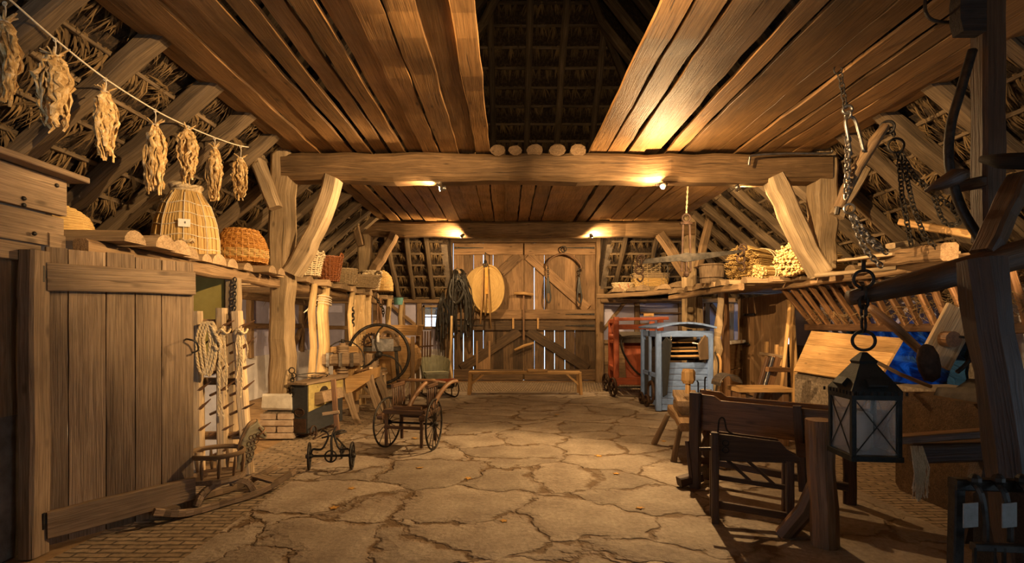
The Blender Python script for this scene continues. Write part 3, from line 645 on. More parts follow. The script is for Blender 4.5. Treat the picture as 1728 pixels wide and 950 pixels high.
knobbar('round wooden handle across the upper barn doors', (.17, 12.87, 2.20), (.66, 12.87, 2.17), .045)
knobbar('slanting wooden stick handle on the lower barn doors', (.18, 12.88, .80), (.66, 12.88, .98), .04)
timber('lintel_beam', 'rough round pole crossing just above the barn doors', 'beam', (-1.75, 11.9, 3.5), (2.55, 11.9, 3.5), .1, .12, 'log', 10, .012, ch=.35)
# bench before the doors
t = thing('bench', 'long narrow wooden bench before the barn doors', 'bench', (.36, 10.75, 0))
b = MB(); b.bar((-1.15, -.12, .44), (1.15, -.12, .44), .05, .05); b.bar((-1.15, .12, .44), (1.15, .12, .44), .05, .05); b.bar((-1.15, 0, .455), (1.12, 0, .455), .2, .018); b.build('seat', M['honey'], t)
for x in (-1.13, 1.13):
    for y in (-.13, .13): b = MB(); b.bar((x*1.005, y*1.3, 0), (x*.985, y, .44), .06, .06); b.build('leg', M['honey'], t)
    for y in (-.13, .13): b = MB(); b.bar((x*.98, y, .2), (x*.75, y, .42), .03, .04); b.build('brace', M['honey'], t)
b = MB(); c = Vector((.62, 10.75, .485))
n = 24; sq = []
for i in range(n):
    a = 2*math.pi*i/n; k = 1/max(abs(math.cos(a)), abs(math.sin(a))); sq.append((math.cos(a)*k*.2, math.sin(a)*k*.17))
ov = [(math.cos(2*math.pi*i/n)*.12, math.sin(2*math.pi*i/n)*.07) for i in range(n)]
for z in (-.015, .015):
    for p in sq+ov: b.v.append((c.x+p[0], c.y+p[1], c.z+z)); b.g.append((p[1], z, p[0]))
for i in range(n):
    j = (i+1) % n
    b.f += [(i, n+i, n+j, j), (2*n+i, 2*n+j, 3*n+j, 3*n+i), (i, j, 2*n+j, 2*n+i), (n+i, 3*n+i, 3*n+j, n+j)]
tag(b.build('wooden_board', M['honey']), 'square wooden board with an oval hole lying on the bench', 'board')
# winnowing tray, flail
t = thing('winnowing_tray', 'coiled straw winnowing tray hanging on the left barn door', 'tray', (-.47, 12.72, 1.70))
b = MB()
for i in range(26):
    f = (i+1)/26; R_ = f*.56
    pts = [Vector((math.cos(a)*R_*.66*(1.0 if math.sin(a) < .4 else 1-.18*(math.sin(a)-.4)), -.05+f*f*f*.02+.03*(1-f), .6+math.sin(a)*R_)) for a in [2*math.pi*k/40 for k in range(40)]]
    b.tube(pts, .0125, 5, True)
b.build('coiled_mat', M['straw'], t)
b = MB(); b.tube([Vector((math.cos(a)*.385, .0-.05*abs(math.sin(a)), .6+math.sin(a)*.575)) for a in [2*math.pi*k/40 for k in range(40)]], .022, 7, True); b.build('rim', M['straw'], t)
b = MB()
for i in range(8): b.tube([Vector((math.cos(a)*(.39+i*.008)-.02*i, .02+i*.022, .6+math.sin(a)*.56)) for a in [math.pi*.55+math.pi*.95*k/24 for k in range(25)]], .014, 5)
b.build('side_coils', M['straw'], t)
t = thing('flail', 'three pronged wooden flail hanging in front of the straw tray', 'flail', (-.53, 12.58, 1.45))
for x0, x1, z1 in ((-.05, -.12, 0), (.05, .14, -.12), (0, .0, .2)):
    b = MB(); b.tube([(x0, 0, 1.36), (x1*.6, -.02, .7), (x1, 0, z1)], [.018, .022, .02], 8); b.build('rod', M['honey'], t, True)
b = MB(); b.bar((.03, -.03, .72), (.03, -.03, 1.36), .08, .04, (0, 1, 0), 4, .003); b.build('swingle', M['yellow'], t)
b = MB(); b.tube([(0, .38, 1.75), (0, .02, 1.72), (0, 0, 1.38)], .014, 7); b.torus((0, -.01, 1.42), .05, .014, (0, 1, 0)); b.ball((0, 0, 1.5), .04, 8, 6); b.build('hook', M['iron'], t)
# collar bow with straps on the right leaf
t = thing('harness_bow', 'arched wooden harness bow with two leather loops on the right barn door', 'harness', (1.38, 12.78, 1.95))
b = MB(); b.tube(spline([(-.40, 0, .92), (-.36, -.01, 1.05), (-.2, -.02, 1.17), (0, -.03, 1.22), (.22, -.02, 1.15), (.4, -.01, .98), (.44, 0, .85)], 5), .026, 8); b.build('bow', M['brown'], t, True)
b = MB(); b.torus((0, -.02, 1.33), .07, .014, (0, 1, 0)); b.torus((.03, -.02, 1.33), .04, .01, (0, 1, 0)); b.tube([(0, .1, 1.4), (0, -.03, 1.39)], .012, 6); b.build('ring', M['iron'], t, True)
for x in (-.38, .38):
    b = MB(); b.chain([(x, 0, .92), (x, -.01, .62)], .07, .045, .009); b.build('chain', M['iron'], t)
    b = MB(); b.tube(spline([(x, 0, .66), (x-.03, -.02, .4), (x-.04, -.02, .12), (x+.02, -.02, .02), (x+.06, -.02, .14), (x+.03, -.02, .4), (x, 0, .66)], 5), .02, 6, flat=.35, up=(0, 1, 0)); b.build('strap', M['leather'], t); b = MB(); b.bar((x, -.01, .55), (x, -.01, .25), .06, .02, (0, 1, 0)); b.build('keeper', M['leather'], t)
# black harness hanging left of the doors
def straps(t, n, x0, x1, zt, zb, y, seed):
    rr = random.Random(seed)
    for i in range(n):
        xa = rr.uniform(x0, x1)*.45; xb = rr.uniform(x0, x1); l = rr.uniform(.5, 1); zb_ = zt+(zb-zt)*l; yy = y-rr.uniform(0, .16); w = rr.uniform(.02, .05)
        P = [(xa*.4, y, zt), (xa, yy, zt-.15), (xb*.9, yy, zt+(zb_-zt)*.55), (xb, yy, zb_)]
        if rr.random() < .55: P += [(xb+w*1.6, yy-.02, zb_-.03), (xb+rr.uniform(.05, .12), yy, zt+(zb_-zt)*.6), (xa+.05, yy, zt-.1)]
        b = MB(); b.tube(spline(P, 5), rr.uniform(.014, .026), 6, flat=.3, up=(0, 1, 0)); b.build('strap', M['leather'], t, True)
t = thing('horse_harness', 'tangle of black leather harness straps on a wooden peg left of the barn doors', 'harness', (-1.2, 12.72, 0))
straps(t, 26, -.26, .34, 2.78, 1.12, 0, 4)
b = MB(); b.tube(spline([(-.14, -.06, 2.55), (-.2, -.08, 2.2), (-.05, -.1, 1.95), (.14, -.1, 2.2), (.1, -.06, 2.6), (-.14, -.06, 2.55)], 6), .05, 8); b.build('collar', M['leather'], t, True)
t = thing('peg', 'pale wooden peg holding up the black harness', 'peg', (-1.22, 12.85, 2.6)); b = MB(); b.tube([(0, .0, .1), (0, -.12, .18), (.06, -.2, .1), (.02, -.24, -.08)], [.03, .045, .05, .03], 8); b.build('hook', M['pale'], t, True)
t = thing('leather_straps', 'smaller bunch of black straps hanging beside the little window', 'harness', (-1.55, 12.6, 0))
straps(t, 14, -.16, .1, 2.2, .9, 0, 9)
for i in range(5):
    b = MB(); x = -.12+i*.05; b.tube([(x, -.02, 1.4), (x+R.uniform(-.02, .02), -.03, .9), (x, -.02, R.uniform(.3, .5))], .014, 5, flat=.4); b.build('strap', M['leather'], t)
b = MB(); b.tube(spline([W(762, 533, 12.3), W(761, 580, 12.3), W(759, 610, 12.3), W(763, 640, 12.2), FL(757, 649)+Vector((0, 0, .02))], 5), .03, 8, jit=.05); tag(b.build('bent_pole', M['bark'], smooth=True), 'bent pale pole leaning below the black harness', 'pole')
# far right: rail with split logs, hamper and small basket
def halflog(mb, p0, p1, r, up=Z3):
    """half-round billet, flat side down"""
    p0, p1 = Vector(p0), Vector(p1); d = p1-p0; u, v = frame(d); o = mb.off(); n = 9; rs, gs = [], []
    for i in range(5):
        t = i/4; k = r*R.uniform(.93, 1.07); c = p0+d*t; q, g = [], []
        for j in range(n):
            a = math.pi*j/(n-1); e = u*math.cos(a)*k+v*math.sin(a)*k*.85
            q.append(c+e); g.append(o+Vector((math.cos(a)*k, math.sin(a)*k, d.length*t)))
        rs.append(q); gs.append(g)
    mb.rings(rs, gs)
frame_test = frame(Vector((1, 0, 0)))[1].z      # keep the round side up
def log(name, label, group, p0, p1, r):
    b = MB(); a, c = (p0, p1)
    halflog(b, a, c, r if frame(Vector(c)-Vector(a))[1].z > 0 else -r); o = b.build(name, M['log']); return tag(o, label, 'log', group)
timber('shelf_rail', 'sagging rail carrying logs right of the barn doors', 'rail', W(1008, 500, 12.0), W(1170, 487, 11.2), .12, .1, 'oak', 8, .01, bow=(0, 0, -.03))
timber('shelf_rail', 'thin rail under the logs at the far right corner', 'rail', (2.3, 12.85, 2.03), (5.6, 12.85, 2.03), .1, .1, 'oak', 8, .008)
for i, (px, py, Y, r) in enumerate(((1042, 494, 11.85, .13), (1066, 493, 11.8, .1), (1085, 492, 11.7, .15), (1122, 489, 11.5, .13), (1148, 486, 11.35, .16), (1163, 484, 11.25, .13))):
    p = W(px, py, Y-.05); p.z += .02
    log('split_log', f'half round log on the rail right of the barn doors, {ORD[i]} from the doors', 'logs right of the barn doors', p, (p.x+.06, 12.98, p.z-.04), r)
# ------------------------------------------------------------ woven things
def shape(a, sx, sy, pw):
    c, s = math.cos(a), math.sin(a)
    if pw != 2: c = math.copysign(abs(c)**(2/pw), c); s = math.copysign(abs(s)**(2/pw), s)
    return c*sx, s*sy
def weave(t, prof, rows, stakes, mat, sr=.008, sx=1, sy=1, pw=2, amp=None, nm='weave', rmat=None, rim=.014, base=True, bands=None, miss=None):
    """woven wall as strands over and under the stakes; prof: [(r, z)...] interpolated"""
    amp = sr*.9 if amp is None else amp
    def rad(z):
        for (r0, z0), (r1, z1) in zip(prof, prof[1:]):
            if z <= z1+1e-9: return r0+(r1-r0)*(z-z0)/max(z1-z0, 1e-9)
        return prof[-1][0]
    z0, z1 = prof[0][1], prof[-1][1]; bs = {}
    for i in range(rows):
        z = z0+(z1-z0)*(i+.5)/rows; r = rad(z); m = mat
        if bands:
            for (a, c, mm) in bands:
                if a <= (i+.5)/rows <= c: m = mm
        n = stakes*2; pts = []
        b = bs.setdefault(m, MB())
        for k in range(n):
            a = 2*math.pi*k/n; rr = r+amp*(1 if (k//1+i*1) % 4 in (0, 1) else -1)*(.9 if k % 2 == 0 else .5)
            x, y = shape(a, sx, sy, pw); pts.append((x*rr, y*rr, z+R.uniform(-.15, .15)*sr))
        b.tube(pts, sr, 4, True, flat=.95, up=(0, 0, 1))
    for j, (m, b) in enumerate(bs.items()): b.build(nm, M[m], t)
    b = MB()
    for k in range(stakes):
        a = 2*math.pi*(k+.25)/stakes; x, y = shape(a, sx, sy, pw)
        b.tube([(x*rad(z), y*rad(z), z) for z in [z0+(z1-z0)*q/5 for q in range(6)]], sr*.9, 5)
    b.build('stakes', M[rmat or mat], t)
    if rim:
        b = MB(); n = 40
        for ph in (0, math.pi):
            b.tube([(shape(2*math.pi*k/n, sx, sy, pw)[0]*(z and (rad(z1)+rim*.5*math.cos(k*1.6+ph))), shape(2*math.pi*k/n, sx, sy, pw)[1]*(rad(z1)+rim*.5*math.cos(k*1.6+ph)), z1+rim*.4*math.sin(k*1.6+ph)) for k in range(n) for z in (z1,)], rim*.75, 5, True)
        b.build('rim', M[rmat or mat], t)
    if base:
        b = MB(); n = 24; b.prism([(shape(2*math.pi*k/n, sx, sy, pw)[0]*rad(z0), shape(2*math.pi*k/n, sx, sy, pw)[1]*rad(z0)) for k in range(n)], (0, 0, z0+.01), (1, 0, 0), (0, 1, 0), .015); b.build('base', M[mat], t)
def loop(t, c, Rr, r, nrm, mat, a0=0, a1=math.pi, nm='handle', sx=1):
    c = Vector(c); u, v = frame(Vector(nrm)); 
    if v.z < 0: v = -v
    b = MB()
    for ph in (0, math.pi): b.tube([c+u*math.cos(a0+(a1-a0)*k/16)*(Rr+r*.6*math.cos(k+ph))*sx+v*math.sin(a0+(a1-a0)*k/16)*(Rr+r*.6*math.cos(k+ph))+Vector(nrm).normalized()*r*.6*math.sin(k+ph) for k in range(17)], r, 6)
    b.build(nm, M[mat], t, True)
def coil(t, prof, turns, mat, r, nm='coil', jit=.02):
    b = MB()
    for i in range(turns):
        f = i/(turns-1); z = prof[0][1]+(prof[-1][1]-prof[0][1])*f; rr = prof[-1][0]
        for (r0, z0), (r1, z1) in zip(prof, prof[1:]):
            if z <= z1+1e-9: rr = r0+(r1-r0)*(z-z0)/(z1-z0); break
        b.tube([(math.cos(2*math.pi*k/26)*rr*(1+R.uniform(-jit, jit)), math.sin(2*math.pi*k/26)*rr*(1+R.uniform(-jit, jit)), z) for k in range(26)], r, 5, True, up=(0, 0, 1))
    b.build(nm, M[mat], t)
def ropecoil(mb, pts, r, strands=3, tw=40, n=5):
    P = [Vector(p) for p in pts]; L = 0; cs = []
    for i, p in enumerate(P):
        if i: L += (p-P[i-1]).length
        cs.append(L)
    for s in range(strands):
        q = []
        for i, p in enumerate(P):
            d = (P[min(i+1, len(P)-1)]-P[max(i-1, 0)]); u, v = frame(d); a = cs[i]*tw+2*math.pi*s/strands
            q.append(p+u*math.cos(a)*r*.5+v*math.sin(a)*r*.5)
        mb.tube(q, r*.56, n)
def dense(pts, step):
    P = [Vector(p) for p in pts]; out = [P[0]]
    for a, b in zip(P, P[1:]):
        k = max(1, int((b-a).length/step))
        for i in range(1, k+1): out.append(a.lerp(b, i/k))
    return out
def wheel(t, c, r, nrm, rim, spokes, mat, hub=.03, hubl=.06, nm='wheel', flat=1, sp=.005):
    c = Vector(c); nn = Vector(nrm).normalized(); u, v = frame(nn); b = MB(); b.torus(c, r, rim, nn, 36, 7, flat)
    for k in range(spokes):
        a = 2*math.pi*k/spokes; e = u*math.cos(a)+v*math.sin(a)
        b.tube([c+e*hub*.8, c+e*(r-rim*.5)], sp, 5)
    w = b.build(nm, M[mat], t, True)
    b = MB(); b.tube([c-nn*hubl/2, c-nn*hubl/4, c+nn*hubl/4, c+nn*hubl/2], [hub*.7, hub, hub, hub*.7], 10); b.build('hub', M[mat], w, True)
    return w
def bars(t, nm, mat, items, ch=.12, **k):
    b = MB()
    for it in items: b.bar(it[0], it[1], it[2], it[3], it[4] if len(it) > 4 else Z3, k.get('seg', 3), k.get('jit', .002), ch)
    return b.build(nm, M[mat], t)
# ------------------------------------------------------------ left side
# boarded box-bed wall at the near left, its post, and the open plank door
t = thing('wall_left_near', 'boarded wall of the near left compartment with nailed planks and cap', 'wall', (-2.95, 2.6, 0), kind='structure')
for nm, z0, z1, x in (('plank', 2.125, 2.36, 0), ('plank', 1.915, 2.11, -.02), ('rail', 1.80, 1.905, -.01)):
    b = MB(); b.bar((x, -1.4, (z0+z1)/2), (x, .86 if nm == 'plank' else .68, (z0+z1)/2), .05, z1-z0, seg=8, jit=.003, ch=.05); b.build(nm, M['grey'], t)
b = MB(); b.bar((.04, -1.4, 2.40), (.04, .93, 2.38), .17, .035, seg=6, jit=.003); b.build('cap', M['grey'], t)
b = MB(); b.bar((-.02, .74, 1.90), (-.02, .86, 1.90), .08, .2); b.build('block', M['grey'], t)
b = MB()
for y, z in ((.78, 2.31), (.55, 2.17), (.55, 2.13), (.2, 2.31), (-.1, 2.16), (.62, 1.97), (.3, 1.97)): b.ball((.03, y, z), .014, 7, 5)
b.build('nails', M['iron'], t)
b = MB(); b.bar((-.6, .8, 2.14), (-.04, .8, 2.14), .05, .46, ch=.03); b.build('end_board', M['grey'], t)
b = MB(); b.box((-.10, -.38, .45), (.12, 1.96, .90), ch=0); b.build('plaster_base', M['wall_dim'], t)
b = MB()
for k in range(-1, 5): b.bar((-.05, .42-k*.3, .86), (-.05, .42-k*.3, 1.84), .03, .30, (0, 1, 0), 3, .004); 
b.build('boarding', M['door'], t)
timber('door_post', 'squared door post the open plank door hangs on', 'post', (-2.895, 3.19, 0), (-2.895, 3.19, 1.86), .10, .14, 'grey', 8, .006)
A = Vector((-2.87, 3.24, 0)); B_ = Vector((-2.37, 3.95, 0)); dv = (B_-A); Ld = dv.length; ang = math.atan2(dv.y, dv.x)
t = thing('door_5', 'big open plank door with two battens standing at the near left', 'door', A, ang, kind='structure')
b = MB(); xx = 0
for w in (.115, .20, .17, .165, .22):
    ww = w/.87*Ld; b.bar((xx+ww/2, .02, .03), (xx+ww/2, .02, 1.885+R.uniform(-.012, .012)), ww-.006, .03, (0, 1, 0), 8, .0018, .05); xx += ww
b.build('planks', M['grey'], t)
for z0, z1, z2, z3 in ((1.62, 1.79, 1.64, 1.80), (.08, .25, .09, .26)):
    b = MB(); b.bar((.0, -.02, (z0+z1)/2), (Ld-.01, -.02, (z2+z3)/2), z1-z0, .045, (0, 1, 0), 8, .003); b.build('batten', M['grey'], t)
for z in (1.72, .2):
    b = MB(); b.bar((-.05, -.03, z), (.03, -.03, z), .05, .012, (0, 1, 0)); b.cyl((-.02, -.035, z-.05), (-.02, -.035, z+.05), .012, 8); b.build('hinge', M['iron'], t)
b = MB(); b.tube(spline([(Ld-.06, -.0, 1.30), (Ld-.06, -.05, 1.30), (Ld-.02, -.07, 1.28), (Ld-.0, -.06, 1.22), (Ld-.04, -.05, 1.20)], 4), .007, 6); b.build('latch', M['iron'], t)
# clay and whitewash partition behind the harrow, its stanchion
t = thing('wall_partition', 'short partition of ochre clay above whitewash at the left', 'wall', (-3.6, 5.5, 0), kind='structure')
for nm, z0, z1, m in (('clay_panel', .98, 1.92, 'ochre'), ('whitewashed_base', 0, .98, 'lime')):
    b = MB(); b.box((0, 0, (z0+z1)/2), (1.3, .14, z1-z0), ch=.02); b.build(nm, M[m], t)
b = MB(); b.bar((-.65, -.09, .98), (.62, -.09, .98), .08, .12); b.build('rail', M['oak'], t)
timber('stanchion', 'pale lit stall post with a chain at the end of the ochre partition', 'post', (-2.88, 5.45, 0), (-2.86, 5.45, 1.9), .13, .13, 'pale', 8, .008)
b = MB(); b.chain([(-2.80, 5.36, 1.9), (-2.81, 5.36, 1.35)], .05, .03, .006); tag(b.build('chain', M['iron']), 'short iron chain hanging on the pale stall post', 'chain')
# shelf of split logs
timber('shelf_rail', 'long rail carrying the split logs on the left', 'rail', (-2.86, 3.5, 1.92), (-2.86, 6.45, 1.93), .12, .12, 'oak', 10, .012)
timber('shelf_rail', 'farther rail carrying the split logs behind the left post', 'rail', (-2.86, 6.8, 1.93), (-2.84, 12.6, 1.93), .12, .12, 'oak', 14, .012)
timber('shelf_rail', 'inner rail under the split logs along the left wall', 'rail', (-4.6, 3.5, 1.93), (-4.6, 12.8, 1.93), .12, .12, 'oak', 12, .012)
rs = random.Random(5); y = 3.72; i = 0
NTH = lambda k: ORD[k] if k < len(ORD) else {16: 'seventeenth', 17: 'eighteenth', 18: 'nineteenth', 19: 'twentieth', 20: 'twenty-first', 21: 'twenty-second', 22: 'twenty-third', 23: 'twenty-fourth', 24: 'twenty-fifth', 25: 'twenty-sixth', 26: 'twenty-seventh', 27: 'twenty-eighth', 28: 'twenty-ninth', 29: 'thirtieth', 30: 'thirty-first', 31: 'thirty-second', 32: 'thirty-third', 33: 'thirty-fourth', 34: 'thirty-fifth'}[k]
while y < 12.5:
    r = rs.uniform(.085, .13)
    if not 6.42 < y < 6.85 and not 10.65 < y < 11.05:
        xe = -2.70+rs.uniform(-.1, .1)
        log('split_log', f'split half round log on the left shelf, {NTH(i)} from the camera', 'split logs on the left shelf', (xe, y, 1.99), (-4.6, y+rs.uniform(-.05, .05), 1.99), r); i += 1
    y += r*2+rs.uniform(.01, .06)
TOP = 2.10
timber('loose_board', 'loose slab lying over the first logs above the open door', 'board', W(100, 402, 3.75), W(200, 408, 4.15), .22, .05, 'log', 6, .008)
# bee skep half hidden, straw cone hive, wicker domes and baskets
t = thing('bee_skep', 'small straw skep half hidden behind the boarded wall', 'skep', (-3.70, 4.35, TOP)); coil(t, [(.2, .015), (.2, .12), (.17, .2), (.1, .26), (.03, .29)], 14, 'straw', .013)
t = thing('reed_hive', 'tall reed skep bound with white cords, a paper tag on it', 'skep', (-3.25, 5.28, TOP-.02)); h = .76
prof = [(.29, 0), (.285, .18), (.26, .36), (.21, .52), (.14, .64), (.115, .70)]
b = MB()
for k in range(60):
    a = 2*math.pi*k/60; jj = R.uniform(-.006, .006)
    b.tube([(math.cos(a)*(r+jj), math.sin(a)*(r+jj), z) for r, z in prof], [.0165, .0165, .0155, .013, .009, .008], 5, jit=.1)
b.build('reeds', M['straw'], t)
b = MB(); b.lathe([(.27, .0), (.265, .18), (.24, .36), (.19, .52), (.12, .64), (.1, .7)], n=24); b.build('core', M['straw'], t)
b = MB()
for z in (.08, .20, .31, .42, .53):
    r = [p for p in prof if p[1] <= z][-1]; nx = [p for p in prof if p[1] > z][0]; rr = r[0]+(nx[0]-r[0])*(z-r[1])/(nx[1]-r[1])+.016
    b.tube([(math.cos(2*math.pi*k/36)*rr, math.sin(2*math.pi*k/36)*rr, z+.012*math.sin(k*.9)) for k in range(36)], .0045, 5, True)
for k in range(9):
    a = 2*math.pi*k/9+.3; b.tube([(math.cos(a)*(r+.018), math.sin(a)*(r+.018), z) for r, z in prof[:5]], .004, 5)
b.build('binding', M['cord'], t)
b = MB(); c = [(math.cos(2*math.pi*k/44)*.125, math.sin(2*math.pi*k/44)*.125, .715+.012*math.sin(k*.28)) for k in range(44)]; ropecoil(b, c+c[:1], .032, 3, 30); b.torus((0, 0, .675), .128, .014); b.build('neck_ring', M['rope'], t)
b = MB(); c = [(.17+math.cos(2*math.pi*k/20)*.06, -.26+math.sin(2*math.pi*k/20)*.03, .14+.01*math.cos(k)) for k in range(20)]; ropecoil(b, c+c[:1], .016, 3, 50); b.build('entrance_ring', M['rope'], t)
b = MB(); b.box((.15, -.275, .31), (.10, .006, .075), rz=.45, ch=0); pt = b.build('paper_tag', M['paper'], t)
b = MB()
for x, z in ((.145, .315), (.16, .315)): b.box((x, -.277, z), (.006, .006, .02), rz=.45, ch=0)
b.build('writing', M['ink'], pt)
t = thing('wicker_basket', 'orange wicker basket turned upside down with a yellow band', 'basket', (-2.98, 5.85, TOP))
weave(t, [(.26, .0), (.275, .08), (.27, .17), (.23, .28), (.17, .36)], 20, 28, 'wicker_o', .0085, bands=[(.15, .42, 'straw')], rim=.016, base=False)
t = thing('wicker_basket', 'bleached willow basket with a flared rim by the left brace', 'basket', (-2.88, 7.35, TOP), .3); weave(t, [(.2, 0), (.23, .2), (.26, .3)], 11, 20, 'wicker_w', .012, sx=1.1, sy=.85, pw=3, rim=.018)
b = MB(); b.box((0, 0, .31), (.55, .42, .02)); 
for k in range(9): b.tube([(-.28+k*.07, -.22, .33), (-.28+k*.07, .22, .34)], .014, 5)
b.build('lid', M['wicker_w'], t)
t = thing('wicker_basket', 'tall red brown wicker basket with ring handles', 'basket', (-2.82, 8.25, TOP)); weave(t, [(.15, 0), (.18, .2), (.21, .38)], 18, 20, 'wicker_r', .009)
for s in (-1, 1): loop(t, (s*.2, 0, .37), .07, .012, (1, 0, 0), 'wicker_r')
t = thing('wicker_basket', 'grey oblong wicker basket behind the dark long one', 'basket', (-2.85, 8.95, TOP), .2); weave(t, [(.24, 0), (.27, .27)], 13, 22, 'wicker', .009, sx=1, sy=.7, pw=3)
t = thing('wicker_basket', 'dark long wicker basket with a hoop handle at its end', 'basket', (-2.68, 9.6, TOP), .5); weave(t, [(.25, 0), (.3, .22)], 12, 24, 'wicker', .009, sx=1.1, sy=.6, pw=2.6); loop(t, (.3, 0, .2), .12, .014, (1, .3, 0), 'wicker')
t = thing('wicker_basket', 'small round wicker basket with a top handle behind the long one', 'basket', (-2.95, 10.3, TOP)); weave(t, [(.2, 0), (.24, .26)], 12, 18, 'wicker', .009); loop(t, (0, 0, .26), .12, .013, (.3, 1, 0), 'wicker')
t = thing('wicker_basket', 'white open weave basket beside the straw skep', 'basket', (-2.66, 10.25, TOP)); weave(t, [(.13, 0), (.19, .36)], 8, 14, 'wicker_w', .011, rim=.02)
t = thing('bee_skep', 'straw skep at the far end of the left shelf', 'skep', (-2.52, 10.55, TOP)); coil(t, [(.2, .015), (.2, .15), (.17, .28), (.1, .37), (.03, .41)], 16, 'straw', .015)
# line with dried bundles
P0 = W(-10, -25, 2.95); line = [P0, W(20, 2, 3.1), W(93, 66, 3.41), W(178, 133, 3.83), W(262, 186, 4.37), W(312, 211, 4.83), W(362, 232, 5.26), W(405, 246, 5.76), W(432, 248, 6.17), W(441, 238, 6.33)]
b = MB(); b.tube(spline(line, 4), .0065, 5); tag(b.build('cord', M['cord'], smooth=True), 'pale cord strung along the left roof slope up to the strut', 'cord')
ties = [(8, 5, 30, 178, 26, 3.07), (93, 66, 88, 230, 31, 3.41), (178, 133, 150, 273, 22, 3.83), (262, 186, 206, 332, 20, 4.37), (317, 213, 214, 313, 19, 4.83), (362, 233, 246, 342, 15, 5.26), (406, 247, 263, 339, 15, 5.76)]
DES = ['cut off by picture edge', 'broad, above boarded wall', 'ragged, before the skeps', 'long, above the reed skep', 'tied close to the cord', 'narrow, above the orange basket', 'smallest, next to the strut']
for i, (px, pl, pt_, pb, hw, Y) in enumerate(ties):
    top = W(px, pt_, Y); Ln = (pb-pt_)*Y/FPX; rw = hw*Y/FPX; rr = random.Random(i+20)
    t = thing('dried_leaf_bundle', f'dried leaf bundle on the cord, {ORD[i]} from the camera, {DES[i]}', 'dried leaves', W(px, pl, Y), 0, 'dried leaf bundles on the cord')
    z0 = top.z-t.location.z
    b = MB()
    for k in range(42):
        a = rr.uniform(0, 6.28); f = rr.random()**.5; l = Ln*rr.uniform(.55, .95 if k else 1.0); ex = math.cos(a)*rw*f*.8; ey = math.sin(a)*rw*f*.8
        P = []; ra = []
        for q in range(13):
            s = q/12; bell = min(1, s*2.6)**.7*(1-.35*max(0, s-.55)/.45)
            P.append((ex*bell+rr.uniform(-1, 1)*rw*.13, ey*bell+rr.uniform(-1, 1)*rw*.13, z0-.02-l*s)); ra.append(rw*rr.uniform(.13, .3)*(1-.55*s)*(.45 if q == 0 else 1))
        b.tube(P, ra, 6, flat=rr.uniform(.2, .6), jit=.45)
    b.build('leaves', M['tobacco'], t)
    b = MB()
    for k in range(9):
        a = rr.uniform(0, 6.28); b.tube([(0, 0, z0-.05), (math.cos(a)*rw*.25, math.sin(a)*rw*.25, z0-.01), (math.cos(a)*rw*.75, math.sin(a)*rw*.5, z0+rr.uniform(.0, .03))], [.008, .007, .004], 5)
    b.build('stalks', M['tobacco'], t)
    b = MB(); b.tube([(0, 0, .004), (.006, 0, z0*.5), (0, 0, z0-.02)], .004, 5); b.torus((0, 0, z0-.025), .02, .005); b.torus((.0, 0, -.004), .012, .003, (0, 1, 0)); b.build('tie', M['cord'], t)
b = MB(); b.tube([W(424, 248, 6.1), W(425, 252, 6.1), W(425, 262, 6.1)], [.004, .006, .02], 6); tag(b.build('tassel', M['paper']), 'small pale tassel hanging from the cord beside the strut', 'tassel')
# brick pedestal
t = thing('brick_pedestal', 'pedestal of pale bricks and a white stone under the left post', 'pedestal', (-2.84, 6.6, 0))
b = MB(); b.box((0, 0, .46), (.36, .36, .20), ch=.12); b.v = [(x+R.uniform(-.012, .012), y+R.uniform(-.012, .012), z+(R.uniform(-.012, .012) if z < .5 else 0)) for x, y, z in b.v]; b.build('white_stone', M['white'], t)
for k in range(4):
    for j in (-1, 1):
        b = MB()
        if k % 2: b.box((j*.105, 0, .045+k*.08), (.19, .38, .07), rz=R.uniform(-.04, .04), ch=.12)
        else: b.box((0, j*.105, .045+k*.08), (.40, .19, .07), rz=R.uniform(-.04, .04), ch=.12)
        b.build('brick', M['brick'], t)
b = MB(); b.box((0, 0, .17), (.34, .34, .34)); b.build('mortar', M['rubble'], t)
b = MB(); b.chain([(-2.66, 6.46, .8), (-2.66, 6.44, .5)], .06, .04, .007); b.torus((-2.66, 6.44, .85), .035, .007, (0, 1, 0)); tag(b.build('chain', M['iron']), 'short rusty chain with a ring at the foot of the left post', 'chain')
# poles that hold up the shelf, and chains
for px, Y, r, m, lb in ((527, 7.4, .05, 'bark', 'thin crooked pale pole holding the left shelf, right of the brick pedestal'), (545, 7.95, .085, 'bark', 'thick peeled pole tied with twine under the left shelf'),
                        (592, 9.0, .05, 'bark', 'thin peeled pole behind the yellow clamp'), (655, 11.6, .06, 'bark', 'peeled pole left of the small window wall'), (676, 12.2, .055, 'bark', 'farthest peeled pole under the left shelf')):
    x = (px-CX)*Y/FPX; b = MB(); b.tube([(x+.01, Y, 0), (x-.02, Y, .6), (x+.02, Y, 1.1), (x-.01, Y, 1.6), (x+.03, Y, 2.0)], [r*1.1, r, r*.95, r, r*.9], 10, jit=.06)
    tag(b.build('support_pole', M[m], smooth=True), lb, 'pole')
b = MB(); x = (548-CX)*7.95/FPX; 
for z in (1.84, 1.8, 1.77, 1.73): b.torus((x, 7.95, z), .1, .007, (.1, .2, 1))
b.tube([(x-.09, 7.9, 1.8), (x-.3, 7.9, 1.6), (x-.1, 7.88, 1.72)], .006, 5); tag(b.build('twine', M['cord']), 'twine wound round the thick peeled pole', 'twine')
